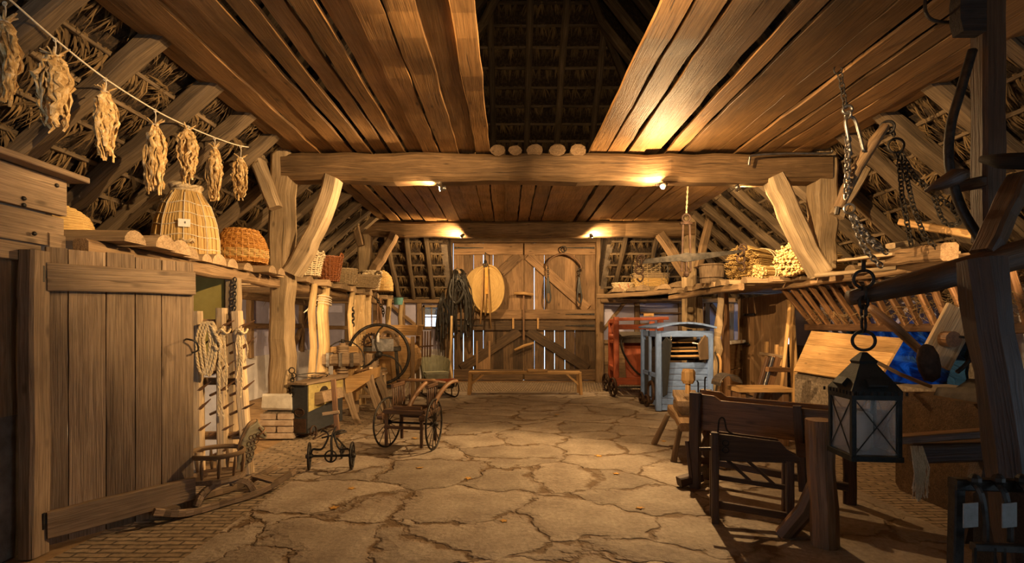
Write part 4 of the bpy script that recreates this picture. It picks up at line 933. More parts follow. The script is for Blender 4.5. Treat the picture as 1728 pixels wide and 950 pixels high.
for px, Y, w, d, z1, lb in ((604, 9.3, .26, .12, 1.95, 'broad pale plank post between the shelf and the fodder cutter'), (617, 10.2, .2, .12, 2.0, 'wide sawn post in front of the farther left post'), (640, 11.2, .1, .1, 2.0, 'dark squared stanchion behind the flywheel')):
    x = (px-CX)*Y/FPX; timber('stall_post', lb, 'post', (x, Y, 0), (x, Y, z1), w, d, 'bark' if px != 640 else 'brown', 8, .008, (0, 1, 0))
for px, Y, y0, y1, lb in ((597, 9.05, 478, 552, 'long dark chain hanging before the broad plank post'), (648, 10.9, 492, 535, 'chain hanging behind the flywheel')):
    b = MB(); q = W(px, y1, Y); b.chain([(-2.77, Y, 2.03), (max(q.x, -2.75), Y-.06, 1.75), (max(q.x, -2.75), Y-.06, q.z)], .075, .05, .011); tag(b.build('chain', M['iron']), lb, 'chain')
b = MB(); b.tube([(-2.56, 11.2, 1.86), (-2.1, 11.2, 1.86)], .002, 4)
t = thing('bucket', 'turquoise bucket under the far end of the left shelf', 'bucket', (-2.36, 11.3, 1.86)); b = MB(); b.lathe([(.09, 0), (.11, .16), (.1, .16), (.085, .01)], n=16); b.build('body', worn('turquoise paint', (.1, .26, .25), (.06, .06, .05)), t); b = MB(); b.torus((0, 0, .16), .11, .008); b.build('rim', M['iron'], t)
# harrow standing upright, ropes on it
t = thing('harrow', 'wooden harrow with long tines standing upright behind the open door', 'harrow', (-2.75, 4.95, 0))
for x0, x1, z1 in ((-.2, -.2, 1.54), (.02, .04, 1.57), (.26, .18, 1.54)):
    b = MB(); b.bar((x0+.03, 0, .0), (x1, 0, z1), .085, .085, (0, 1, 0), 6, .004, .15); b.build('beam', M['pale'], t)
for z in (1.43, .87, .35):
    b = MB(); b.bar((-.34, .05, z), (.22, .05, z), .07, .05, (0, 1, 0), 4, .003); b.build('crossbar', M['oak'], t)
for x in (-.19, .03, .22):
    for z in (.22, .42, .62, .80, 1.0, 1.2, 1.4):
        b = MB(); q = R.uniform(-.03, .03); b.tube([(x-.1, -.0+q*0, z-.06), (x+.04, -.03, z), (x+.16, -.06, z+.07+q)], [.013, .016, .004], 6); b.build('tine', M['brown'], t)
t = thing('rope_coil', 'thick pale hemp rope hung in a coil on the harrow', 'rope', (-2.85, 4.86, 1.42)); b = MB()
for k in range(3):
    x = k*.03; ropecoil(b, dense(spline([(x, 0, .0), (x-.03, -.02, -.15), (x-.02+k*.01, -.02, -.36), (x+.02, -.02, -.46-k*.01), (x+.07, -.02, -.36), (x+.09, -.01, -.15), (x+.05, 0, .0), (x, 0, .0)], 5), .014), .017, 3, 60)
b.build('coil', M['rope'], t); b = MB(); ropecoil(b, dense(spline([(.1, -.01, -.02), (.16, -.03, -.12), (.2, -.03, -.2), (.17, -.03, -.24), (.14, -.03, -.2)], 5), .014), .017, 3, 60); b.build('loose_end', M['rope'], t)
for dx, lb, n in ((.14, 'tangle of thinner ropes hung on the middle harrow beam', 8), (.30, 'rope lashing hung on the right harrow beam', 7)):
    t = thing('rope_tangle', lb, 'rope', (-2.75+dx-.04, 4.88, 1.38)); rr = random.Random(n)
    for k in range(n):
        b = MB(); x = rr.uniform(-.03, .05); l = rr.uniform(.3, .85); ropecoil(b, dense(spline([(0, 0, .02), (x, -.03, -.1), (x+rr.uniform(-.04, .04), -.03, -l*.6), (x+rr.uniform(-.03, .05), -.02, -l)], 5), .02), rr.uniform(.007, .012), 2, 70, 4); b.build('strand', M['rope'], t)
    b = MB(); c = [(.0+math.cos(a)*.05, math.sin(a)*.06, -.03+.02*math.sin(3*a)) for a in [k*.4 for k in range(33)]]; b.tube(c, .011, 5); b.build('knot', M['rope'], t)
b = MB(); b.tube([(-2.92, 4.6, .0), (-2.98, 4.62, .8), (-2.97, 4.6, 1.3), (-3.0, 4.6, 1.75)], [.022, .02, .022, .015], 7, jit=.06); tag(b.build('thin_stick', M['honey'], smooth=True), 'thin yellow stick upright at the edge of the open door', 'stick')
# rocking horse
t = thing('rocking_horse', 'toy rocking horse chair with a ring rail, grey painted horse neck', 'rocking horse', (-2.31, 4.14, 0), math.radians(56))
for s in (-1, 1):
    b = MB(); P = spline([(-.5, s*.14, .10), (-.3, s*.15, .035), (0, s*.15, .03), (.3, s*.15, .045), (.6, s*.14, .13)], 5)
    for a, c in zip(P, P[1:]): b.bar(a, c, .035, .05)
    b.build('rocker', M['grey'], t)
for x in (.42, -.38): b = MB(); b.bar((x, -.16, .085), (x, .16, .085), .09, .02); b.build('cross_slat', M['grey'], t)
for x, s in ((.0, -1), (.0, 1)):
    b = MB(); P = [Vector((-.24, s*.15, .05))]+spline([(-.22, s*.15, .06), (-.16, s*.14, .15), (0, s*.13, .19), (.16, s*.14, .15), (.22, s*.15, .06)], 4)
    for a, c in zip(P[1:], P[2:]): b.bar(a, c, .03, .05)
    b.build('arched_leg', M['grey'], t)
b = MB(); b.prism([(math.cos(a)*.22, math.sin(a)*.19) for a in [2*math.pi*k/24 for k in range(24)]], (0, 0, .21), (1, 0, 0), (0, 1, 0), .035); b.build('seat', M['grey'], t)
b = MB(); b.torus((0, 0, .40), .20, .014, (0, 0, 1), 32, 7, 1.4); b.build('ring_rail', M['oak'], t, True)
for k in range(9):
    a = math.radians(40+k*35); b = MB(); c, s = math.cos(a), math.sin(a); b.tube([(c*.19, s*.17, .225), (c*.195, s*.18, .27), (c*.2, s*.19, .32), (c*.2, s*.195, .395)], [.008, .014, .015, .008], 7); b.build('spindle', M['oak'], t, True)
b = MB(); b.prism([(.14, .21), (.22, .21), (.30, .30), (.315, .42), (.33, .47), (.40, .43), (.425, .455), (.40, .52), (.345, .575), (.335, .615), (.315, .585), (.26, .56), (.20, .46), (.175, .36)], (0, 0, 0), (1, 0, 0), (0, 0, 1), .05)
nk = b.build('horse_neck', M['horse'], t, bevel=.012)
b = MB()
for k in range(5):
    for j in range(3): b.torus((.2+j*.03+k*.018, -.027, .27+k*.05+j*.006), .018, .0035, (0, 1, 0), 12, 4)
b.build('scales', M['dark'], nk)
b = MB(); b.tube(spline([(.18, 0, .38), (.215, 0, .48), (.27, 0, .575), (.325, 0, .60)], 4), .018, 6); b.build('mane', M['oak'], nk)
b = MB(); b.torus((.365, 0, .50), .045, .007, (.5, 0, -.7)); b.tube([(.345, -.03, .53), (.40, -.03, .46)], .006, 5); b.ball((.345, -.028, .535), .012, 8, 6); b.build('bridle', M['brown'], nk)
# black and mustard box on scrolled irons
t = thing('painted_chest', 'narrow chest with mustard top half and black lower half, tools on its lid', 'chest', (-2.46, 6.42, 0), math.radians(-9))
Wc, Lc = .2, .92
b = MB(); b.box((-Wc/2, Lc/2, .37), (Wc, Lc, .60), ch=.02); b.build('body', M['black'], t)
b = MB(); pl = [(.0, .35), (.92, .35), (.92, .67), (.0, .67)]
b.prism([(0.01, .34), (Lc-.01, .42), (Lc-.01, .675), (0.01, .675)], (.006, 0, 0), (0, 1, 0), (0, 0, 1), .012); b.build('mustard_panel', M['mustard'], t)
b = MB(); b.prism([(.26, .5)]+[(.38+math.cos(a)*.12, .52+math.sin(a)*.10) for a in [math.pi-math.pi*k/10 for k in range(11)]]+[(.5, .5)], (.014, 0, 0), (0, 1, 0), (0, 0, 1), .006); b.build('arch_shade', M['soot_shade'], t)  # flat dark plate stands in for the shade inside an arched opening
for y in (.17, .46): b = MB(); b.prism([(0, .40), (.13, .44), (.10, .57), (0, .56)], (0.012, y+.1, 0), (1, 0, 0), (0, 0, 1), .24); b.build('wooden_wedge', M['grey'], t)
b = MB(); b.bar((-Wc/2-.01, -.05, .69), (-Wc/2+.03, Lc+.06, .69), .27, .03, seg=5, jit=.006); b.build('lid', M['grey'], t)
b = MB(); b.torus((-Wc/2, -.012, .335), .05, .007, (0, 1, 0), 16, 5, sx=1.2); b.box((-Wc/2, -.006, .335), (.13, .006, .05)); b.build('pull', M['rust'], t)
b = MB(); b.box((-Wc/2, -.008, .17), (.17, .008, .17)); b.build('rust_plate', M['rust'], t)
for x, sg in ((-Wc-.06, 1), (.06, 1)):
    b = MB(); P = [(x, .02+math.cos(a)*(.085-.009*a), .095+math.sin(a)*(.085-.009*a)) for a in [-1.5+.35*k for k in range(24)]]
    P = [(x, .55, .03), (x, .25, .012)]+P; b.tube(P, .012, 6, flat=.6); b.build('iron_scroll', M['rust'], t, True)
b = MB(); b.bar((-.26, .1, .05), (.07, .1, .05), .04, .03); b.bar((-.26, .6, .05), (.07, .6, .05), .04, .03); b.build('cross_iron', M['rust'], t)
t = thing('iron_tongs', 'bent iron rods with a ring end lying on the mustard chest', 'tools', (-2.56, 6.5, .712), math.radians(-9))
b = MB(); b.torus((-.08, -.05, .075), .03, .006, (0, 1, 0)); b.tube([(-.08, -.05, .0), (-.08, -.05, .045)], .006, 5); b.tube(spline([(-.05, -.03, .08), (.06, .2, .085), (.12, .4, .05), (.06, .5, .012)], 5), .007, 6); b.tube(spline([(-.05, -.03, .06), (.08, .22, .02), (.05, .4, .012)], 5), .007, 6); b.build('rods', M['iron'], t)
rr = random.Random(3)
for k in range(9):
    b = MB(); y0 = .25+rr.uniform(0, .25); x0 = rr.uniform(-.06, .06); b.tube([(-2.56+x0, 6.5+y0, .728+.012*(k % 3)), (-2.52+x0*.5+rr.uniform(-.03, .03), 6.5+y0+.38, .735+.015*(k % 3))], [.012, .008], 6)
    tag(b.build('wooden_tool', M['oak'] if k % 2 else M['pale']), 'turned wooden tool in the heap on the mustard chest lid', 'tool', 'heap of tools on the mustard chest')
# little carriage frame with two spoked wheels and a pole
t = thing('pram_frame', 'small iron carriage frame on two spoked wheels with an upright wooden pole', 'pram frame', (-1.72, 5.08, 0), math.radians(3))
for x in (-.205, .205): wheel(t, (x, 0, .135), .125, (1, .08 if x > 0 else .22, 0), .011, 10, 'iron', .025, .07, sp=.004)
b = MB(); b.cyl((-.23, 0, .135), (.23, 0, .135), .012, 8); b.build('axle', M['iron'], t)
b = MB()
for s in (-1, 1): b.tube(spline([(s*.19, .0, .15), (s*.17, .0, .2), (s*.09, 0, .2), (s*.05, .02, .26), (s*.03, .03, .34), (s*.09, .06, .37), (s*.12, .1, .35)], 5), .011, 6)
b.tube(spline([(0, 0, .07), (.01, 0, .16), (.0, .03, .3), (.04, .08, .42)], 5), .012, 6); b.torus((0, 0, .13), .055, .008, (0, 1, 0)); b.tube([(-.1, .05, .3), (.14, .05, .36)], .009, 6); b.build('curled_frame', M['iron'], t, True)
b = MB(); b.bar((.05, .06, .3), (-.02, .16, .86), .05, .03, (0, 1, 0), 4, .002); b.build('pole', M['brown'], t)
b = MB(); b.bar((-.1, .08, .53), (.06, .08, .55), .03, .03); b.build('crossbar', M['grey'], t)
wheel(t, (.0, .42, .08), .07, (1, .1, 0), .008, 6, 'iron', .02, .05, sp=.004); b = MB(); b.tube([(.02, .1, .3), (.05, .42, .1)], .009, 6); b.build('rear_rod', M['iron'], t)
# wheeled armchair
t = thing('wheelchair', 'dark wooden chair with spindle sides on two tall spoked wheels', 'wheelchair', (-1.10, 5.98, 0), math.radians(-14)); t.scale = (1.06, 1, 1)
for x in (-.27, .27): wheel(t, (x, -.02, .29), .28, (1, .06 if x > 0 else -.1, 0), .011, 14, 'iron', .03, .09, sp=.0045)
b = MB(); b.cyl((-.3, -.02, .29), (.3, -.02, .29), .013, 8); b.build('axle', M['iron'], t)
bars(t, 'seat', 'dark', [((-.22, -.2, .44), (.22, -.2, .44), .035, .05), ((-.22, .22, .44), (.22, .22, .44), .035, .05), ((-.22, -.2, .44), (-.22, .22, .44), .035, .05), ((.22, -.2, .44), (.22, .22, .44), .035, .05), ((0, -.2, .43), (0, .22, .43), .42, .015), ((-.16, -.1, .475), (.16, -.1, .475), .03, .04)])
for x in (-.235, .235): b = MB(); b.bar((x, -.26, .40), (x, .24, .44), .05, .05); b.cyl((x-.03, -.26, .39), (x+.03, -.26, .39), .03, 10); b.build('side_rail', M['dark'], t)
for x in (-.2, .2):
    for y in (-.2, .2): b = MB(); b.bar((x, y, .06), (x, y, .44), .03, .03); b.build('leg', M['dark'], t)
for z, y in ((.27, -.2), (.33, .2)): bars(t, 'stretcher', 'dark', [((-.22, y, z), (.22, y, z), .03, .03)])
for x in (-.2, .2):
    b = MB(); b.bar((x, -.05, .71), (x, .27, .72), .035, .04); b.build('arm_rail', M['dark'], t)
    for k in range(6): b = MB(); y = -.03+k*.055; b.tube([(x, y, .46), (x, y, .53), (x, y, .62), (x, y, .71)], [.007, .011, .008, .007], 6); b.build('spindle', M['dark'], t, True)
for k in range(7):
    x = -.19+k*.063
    if abs(x) > .1: b = MB(); b.tube([(x, .25, .46), (x, .25, .54), (x, .25, .72)], [.008, .011, .008], 6); b.build('spindle', M['dark'], t, True)
b = MB(); b.tube([(-.28, .26, .74), (-.1, .26, .75), (.1, .26, .75), (.3, .26, .73)], [.014, .02, .02, .014], 8); b.build('back_rail', M['brown'], t, True)
for x, dx in ((-.02, .0), (.25, .02)):
    b = MB(); b.tube(spline([(x-.02, .02, .46), (x+.01, .08, .56), (x+.06, .16, .67), (x+.10, .27, .73), (x+.14, .38, .74)], 5), [.026]*15+[.024]*6, 8); b.build('handle', M['brown'], t, True)
# trough bench with its shaped leg, trestle, cutter and clamp
t = thing('wooden_trough', 'tapered wooden trough box on splayed shaped legs behind the mustard chest', 'trough', (-2.2, 7.55, 0))
b = MB(); b.prism([(-.1, .40), (.23, .62), (.25, .78), (-.12, .66)], (0, .2, 0), (1, 0, 0), (0, 0, 1), .62); b.build('box', M['honey'], t)
b = MB(); b.bar((-.14, .5, .69), (.26, -.12, .80), .05, .03); b.build('rim', M['pale'], t)
for x, y in ((.32, -.1), (-.05, -.12), (.3, .5)):
    b = MB(); b.bar((x-.12, y+.06, .68), (x+.12, y, .0), .13, .05, (0, 1, 0), 5, .01, tw=.6); b.build('leg', M['grey'], t)
t = thing('trestle_stool', 'rough weathered trestle stool left of the wheeled chair', 'stool', (-2.22, 8.3, 0))
b = MB(); b.bar((-.28, 0, .62), (.28, .05, .64), .34, .04, seg=4, jit=.01); b.build('top', M['grey'], t)
for x in (-.2, .22):
    for y in (-.12, .14): b = MB(); b.bar((x*1.15, y*1.2, 0), (x, y, .61), .07, .05); b.build('leg', M['grey'], t)
bars(t, 'stretcher', 'grey', [((-.24, -.13, .3), (.26, -.13, .3), .04, .05), ((.24, -.14, .24), (.23, .16, .32), .04, .05), ((-.1, -.1, .5), (.2, -.12, .2), .04, .04)])
t = thing('wooden_clamp', 'carved wooden screw clamp with iron straps and a thin hoop wheel', 'clamp', (-2.5, 8.0, 0))
b = MB(); b.box((0, .12, .62), (.36, .22, .74)); b.box((0, .12, 1.03), (.44, .26, .1)); b.build('ochre_stand', M['honey'], t)
b = MB(); b.bar((-.28, -.08, .98-.1), (.28, -.08, .9), .2, .18, seg=6, jit=.008, ch=.2); bl = b.build('beam', M['grey'], t)
for x in (-.19, .0, .17): b = MB(); b.bar((x, -.19, .79), (x, -.19, .99), .05, .012, (0, 1, 0)); b.bar((x, -.19, .99), (x, .02, .995), .05, .012); b.build('iron_strap', M['steel'], bl)
b = MB(); b.cyl((0, -.08, .62), (0, -.08, 1.14), .05, 12)
for k in range(7):
    z = (.66, .70, .74, 1.0, 1.03, 1.06, 1.09)[k]; b.torus((0, -.08, z), .075, .018)
b.build('screw', M['grey'], t, True)
b = MB(); b.cyl((0, -.08, 1.1), (0, -.08, 1.2), .025, 10); b.build('spindle_end', M['iron'], t)
b = MB(); b.torus((0, .0, .86), .31, .010, (0, 1, 0), 40, 6); b.bar((-.31, 0, .86), (.31, 0, .86), .02, .02); b.build('hoop_wheel', M['iron'], t, True)
t = thing('fodder_cutter', 'black fodder cutter with a big curved spoked flywheel', 'fodder cutter', (-2.25, 9.1, 0), math.radians(12))
b = MB(); fc = Vector((.02, -.3, .92)); b.torus(fc, .5, .026, (.1, 1, 0), 52, 8, .6)
for a in (80, 200, 320):
    a = math.radians(a); u = Vector((math.cos(a), 0, math.sin(a))); q = Vector((-math.sin(a), 0, math.cos(a))); b.tube(spline([fc, fc+u*.2+q*.1, fc+u*.38+q*.08, fc+u*.5], 5), [.03]*6+[.022]*10, 7, flat=.6)
b.tube([fc+Vector((0, .06, 0)), fc-Vector((0, .06, 0))], .06, 12); b.build('flywheel', M['iron'], t, True)
bars(t, 'frame', 'iron', [((-.38, -.1, 1.0), (.38, -.1, 1.0), .06, .08), ((-.38, .3, 1.0), (.38, .3, 1.0), .06, .08), ((-.36, -.1, 1.0), (-.36, .3, 1.0), .06, .06), ((.36, -.1, 1.0), (.36, .3, 1.0), .06, .06), ((-.3, -.05, .35), (.3, -.05, .35), .05, .05)])
for x in (-.3, .3):
    for y in (-.08, .3): b = MB(); b.bar((x*1.25, y, 0), (x, y, 1.0), .06, .05, (0, 1, 0)); b.build('leg', M['iron'], t)
b = MB(); b.torus((-.12, .1, 1.12), .13, .02, (.1, 1, 0), 28, 6)
for k in range(20): a = k*math.pi/10; b.box((-.12+math.cos(a)*.155, .1, 1.12+math.sin(a)*.155), (.02, .05, .02))
for k in range(4): a = k*math.pi/2+.4; b.bar((-.12, .1, 1.12), (-.12+math.cos(a)*.13, .1, 1.12+math.sin(a)*.13), .025, .03, (0, 1, 0))
b.build('cog', M['rust'], t)
b = MB(); b.box((.08, -.14, 1.07), (.36, .06, .22), ch=.1); b.build('steel_plate', M['steel'], t)
b = MB(); b.box((.2, .15, 1.12), (.32, .42, .16)); b.torus((.16, -.02, 1.2), .10, .03, (.3, 1, .2)); b.torus((.24, .1, 1.22), .08, .03, (.1, .8, .5)); b.build('feed_rollers', M['grey'], t)
b = MB(); b.box((-.12, -.1, .80), (.26, .1, .16)); b.cyl((-.12, -.12, .62), (-.12, -.12, .93), .12, 14, .1); b.build('chute', M['grey'], t)
b = MB(); b.prism([(math.cos(a)*.2, math.sin(a)*.12) for a in [k*math.pi/10 for k in range(20)]], (-.05, -.2, .66), (1, 0, 0), (0, 1, .1), .03); b.build('tray', M['grey'], t)
b = MB(); b.cyl((.0, -.2, 1.12), (.0, -.2, 1.24), .025, 10); b.ball((.0, -.2, 1.26), .03); b.build('oiler', M['paper'], t, True)
t = thing('winnowing_drum', 'round bellied wooden winnowing drum with a hopper on top', 'winnower', (-2.2, 10.1, 0))
n = 26; pr = [(math.cos(a)*.50, .76+math.sin(a)*.46) for a in [2*math.pi*k/n for k in range(n)]]
for y in (-.26, .26): b = MB(); b.prism(pr, (0, y, 0), (1, 0, 0), (0, 0, 1), .03); b.build('drum_side', M['honey'], t)
b = MB(); P = [Vector((math.cos(a)*.49, 0, .76+math.sin(a)*.45)) for a in [2*math.pi*k/n for k in range(n)]]
for k in range(n):
    a, c = P[k], P[(k+1) % n]; m_ = (a+c)/2; d = (c-a); b.bar(m_-Vector((0, .26, 0)), m_+Vector((0, .26, 0)), d.length*.97, .025, (m_-Vector((0, 0, .76))).normalized())
b.build('drum_staves', M['honey'], t)
b = MB()
for s in (-1, 1): b.bar((-.5, s*.33, 1.32), (.5, s*.33, 1.32), .02, .2, (0, .3*s, 1)); b.bar((s*.5, -.33, 1.32), (s*.5, .33, 1.32), .02, .2, (.3*s, 0, 1))
b.build('hopper', M['honey'], t)
for x in (-.42, .42):
    for y in (-.28, .28): b = MB(); b.bar((x, y, 0), (x, y, 1.2), .07, .06); b.build('leg', M['oak'], t)
b = MB()
for k in range(4): b.bar((.56+k*.05, -.05, .8), (.56+k*.05, .0, 1.3), .03, .03)
b.bar((.5, -.06, 1.0), (.78, -.06, 1.02), .03, .03); b.build('slatted_outlet', M['brown'], t)
t = thing('child_sleigh', 'sage painted child sleigh with a rounded back and red iron runners', 'sleigh', (-1.45, 10.55, 0), math.radians(25))
b = MB(); P = []
for k in range(15):
    a = math.radians(-20+k*15.7); P.append(Vector((-math.cos(a)*.28, math.sin(a)*.22+.05, 0)))
for a, c in zip(P, P[1:]):
    m0 = (a+c)/2; hgt = .42+.12*max(0, m0.y/.27); b.bar(Vector((m0.x*.85, m0.y*.85, .22)), Vector((m0.x*1.12, m0.y*1.1, .26+hgt)), (c-a).length*1.12, .02, Vector((m0.x, m0.y, 0)))
b.build('back_shell', M['sage'], t)
b = MB(); b.prism([(-.24, -.12), (.24, -.12), (.24, .15), (-.24, .15)], (0, 0, .46), (1, 0, 0), (0, 1, 0), .03); b.box((0, -.12, .33), (.46, .03, .24)); b.build('seat', M['sage'], t)
b = MB(); b.prism([(-.22, -.45), (.22, -.45), (.24, .2), (-.24, .2)], (0, 0, .2), (1, 0, 0), (0, 1, 0), .05)
for s in (-1, 1): b.prism([(.15, .2), (.15, .5), (-.1, .34), (-.45, .34), (-.45, .2)], (s*.24, 0, 0), (0, 1, 0), (0, 0, 1), .02)
b.build('body', M['soot_shade'], t)
b = MB(); b.box((0, -.46, .34), (.5, .06, .06)); b.build('foot_board', M['red'], t)
for s in (-1, 1): b = MB(); b.tube(spline([(s*.24, .4, .05), (s*.24, 0, .02), (s*.24, -.5, .02), (s*.24, -.68, .1), (s*.24, -.72, .22), (s*.24, -.62, .3), (s*.24, -.55, .22)], 5), .014, 6); b.bar((s*.24, -.3, .02), (s*.24, -.3, .2), .02, .02); b.bar((s*.24, .15, .03), (s*.24, .15, .2), .02, .02); b.build('runner', M['rust'], t, True)
# ------------------------------------------------------------ right side
timber('shelf_rail', 'far rail under the split logs on the right', 'rail', (3.36, 10.7, 1.98), (3.55, 7.9, 2.0), .1, .1, 'oak', 8, .01)
timber('shelf_rail', 'long near rail above the hay rack on the right', 'rail', (4.22, 8.2, 2.02), (4.62, 3.6, 2.06), .11, .12, 'oak', 14, .008)
timber('shelf_rail', 'inner rail under the split logs along the right wall', 'rail', (5.75, 4, 1.98), (5.75, 12.8, 1.98), .11, .1, 'oak', 10, .01)
rs = random.Random(15); y = 10.55; i = 0
while y > 6.15:
    r = rs.uniform(.085, .125)
    xe = 3.36+rs.uniform(-.06, .06) if y > 8.2 else 3.42+(8.2-y)*.9 if y > 7.4 else 4.2+rs.uniform(-.06, .03)
    if not 6.4 < y < 6.85:
        log('split_log', f'split half round log on the right shelf, {NTH(i)} from the barn doors', 'split logs on the right shelf', (5.8, y+rs.uniform(-.04, .04), 2.05), (xe, y, 2.05), r); i += 1
    y -= r*2+rs.uniform(.01, .06)
# boards and timbers lying on the near end of the right shelf
timber('loose_timber', 'squared timber lying on the right shelf, its sawn end towards the camera', 'timber', W(1475, 440, 6.3), W(1602, 424, 4.7), .14, .16, 'oak', 8, .006)
timber('loose_board', 'pale board lying across the rafters behind the hanging chains', 'board', W(1525, 375, 5.6), W(1650, 398, 4.9), .16, .07, 'honey', 6, .004)
timber('loose_board', 'thin bleached board on the right shelf beside the right post', 'board', W(1420, 440, 6.4), W(1515, 428, 5.6), .12, .03, 'pale', 6, .006)
timber('loose_board', 'flat split board lying on the near edge of the right shelf', 'board', (4.3, 6.25, 2.13), (4.42, 5.2, 2.13), .22, .04, 'pale', 6, .008)
timber('loose_board', 'short chipped board piece tucked under a rafter above the right shelf', 'board', W(1502, 415, 6.0), W(1535, 410, 6.2), .1, .06, 'pale', 3, .006)
b = MB(); b.tube([W(1375, 465, 6.2), W(1430, 460, 6.0), W(1512, 452, 5.6)], .025, 8, jit=.05); tag(b.build('round_stick', M['pale'], smooth=True), 'round peeled stick lying along the near right shelf', 'stick')
# straw sheaves
def sheaf(t, L, r, n, seed, heads):
    rr = random.Random(seed); b = MB(); hd = MB()
    for k in range(n):
        a = rr.uniform(0, 6.28); f = rr.random()**.5; x, z = math.cos(a)*f*r, math.sin(a)*f*r; sp = 1+.16*rr.random()
        l0 = rr.uniform(-.04, .05); e = L+rr.uniform(-.08, .05)
        P = [(x*sp, l0, r+z*sp), (x*.92, L*.4, r+z*.92), (x*1.05, e, r+z*1.05)]
        b.tube(P, .0065, 4)
        if heads and (f > .0):
            c = Vector(P[0])+Vector((rr.uniform(-.01, .01), -.01-rr.uniform(0, .03), 0)); s_ = rr.uniform(.012, .02) if heads == 2 else rr.uniform(.006, .012)
            if heads == 2: hd.ball(c, s_, 6, 4, .15)
            else: hd.tube([c, c+Vector((rr.uniform(-.03, .03), -rr.uniform(.02, .05), rr.uniform(-.03, .03)))], [s_, .002], 4)
    b.build('stalks', M['straw'], t)
    if heads: hd.build('seed_heads', M['straw'] if heads == 1 else M['tobacco'], t)
    b = MB()
    for y in (L*.35, L*.42): b.torus((0, y, r), r*1.0, .009, (0, 1, 0), 26, 5)
    b.build('band', M['rope'], t)
t = thing('straw_sheaf', 'upper straw sheaf on the right shelf with ragged cut ends towards the hall', 'straw sheaf', (3.86, 8.55, 2.12), math.radians(-62)); sheaf(t, 1.25, .29, 520, 1, 1)
t = thing('straw_sheaf', 'sheaf with knobbly seed heads on the right shelf by the brace', 'straw sheaf', (4.0, 7.35, 2.12), math.radians(-60)); sheaf(t, 1.0, .21, 420, 2, 2)
t = thing('straw_sheaf', 'small bright bunch of seed heads between the two big sheaves', 'straw sheaf', (3.85, 7.95, 2.12), math.radians(-75)); sheaf(t, .6, .10, 160, 3, 2)
t = thing('wooden_tub', 'old round wooden tub with an iron hoop on the far right shelf', 'tub', (3.86, 9.85, 2.10))
b = MB(); b.lathe([(.02, .02), (.19, .02), (.2, 0), (.235, .46), (.21, .46), (.18, .06)], n=20, sx=1, jit=.008); b.build('staves', M['grey'], t)
for z, r in ((.2, .222), (.43, .24)): b = MB(); b.tube([(math.cos(a)*r, math.sin(a)*r, z) for a in [k*math.pi/16 for k in range(32)]], .02, 5, True, flat=.3, up=(0, 0, 1)); b.build('hoop', M['rust'] if z < .3 else M['oak'], t)
t = thing('wicker_hamper', 'large square wicker hamper with its lid up on the rail right of the doors', 'hamper', (3.32, 12.15, 2.2), .05)
weave(t, [(.32, 0), (.37, .40)], 15, 26, 'wicker', .013, sx=1.1, sy=.72, pw=5, rim=.02, bands=[(.25, .7, 'straw')])
b = MB()
for k in range(8):
    b.tube([(-.33+math.sin(q*1.57+k*1.57)*0+q*.082, .17+.02*math.cos((q+k)*math.pi), .44+k*.045) for q in range(9)], .016, 5)
for q in range(7): b.tube([(-.3+q*.1, .17, .40), (-.3+q*.1, .17, .80)], .012, 5)
b.build('lid', M['wicker'], t)
for s in (-1, 1): b = MB(); b.tube(spline([(s*.34, .0, .3), (s*.42, 0, .38), (s*.42, 0, .6), (s*.34, .15, .72)], 4), .013, 5); b.build('strap', M['leather'], t)
t = thing('wicker_basket', 'small shallow basket with red handles by the barn doors', 'basket', (2.72, 12.2, 2.17)); weave(t, [(.2, 0), (.27, .22)], 12, 20, 'wicker_w', .009, sx=1, sy=.75, rim=.016)
for s in (-.1, .1): b = MB(); b.tube(spline([(s-.05, -.2, .2), (s-.02, -.24, .08), (s, -.23, -.04), (s+.04, -.22, .08)], 4), .008, 5); b.build('red_handle', M['red'], t)
t = thing('flower_pots', 'pile of small brown pots behind the hamper', 'pots', (3.95, 12.3, 2.1)) if False else None
# hanging balance
t = thing('balance_beam', 'large iron balance beam hanging on a rope from the loft boards', 'balance', W(1158, 434, 8.0))
L0, L1 = -.72, .84; sl = .105
b = MB(); b.prism([(L0, L0*sl-.03), (-.1, -.06), (0, -.075), (.1, -.06), (L1, L1*sl-.02), (L1, L1*sl+.02), (.1, .055), (0, .07), (-.1, .045), (L0, L0*sl+.03)], (0, 0, 0), (1, 0, 0), (0, 0, 1), .04); b.build('beam', M['iron'], t)
for s in (-1, 1): b = MB(); b.bar((s*.07, 0, -.22), (s*.05, 0, .52), .03, .02, (0, 1, 0)); b.build('shackle', M['rust'], t)
b = MB(); b.bar((-.09, 0, .52), (.09, 0, .52), .04, .04); b.torus((0, 0, .60), .06, .018, (0, 1, 0)); b.build('top_ring', M['rust'], t, True)
b = MB(); ropecoil(b, dense([(0, 0, .66), (.02, -.02, 1.2)], .03), .014, 2, 40); b.build('rope', M['rope'], t)
b = MB(); b.bar((0, 0, -.07), (0, 0, -.24), .03, .03); b.ball((.0, 0, -.26), .05, 6, 4); b.build('pointer', M['rust'], t)
for x in (L0, L1):
    b = MB(); z = x*sl; b.torus((x, 0, z), .07, .016, (1, .3, 0)); b.torus((x, 0, z-.12), .06, .016, (0, 1, 0)); b.torus((x+.03, 0, z+.06), .05, .014, (.4, 1, 0)); b.tube(spline([(x, 0, z-.16), (x+.06, 0, z-.22), (x+.02, 0, z-.3), (x-.04, 0, z-.25)], 4), .014, 6); b.build('hook', M['rust'], t, True)
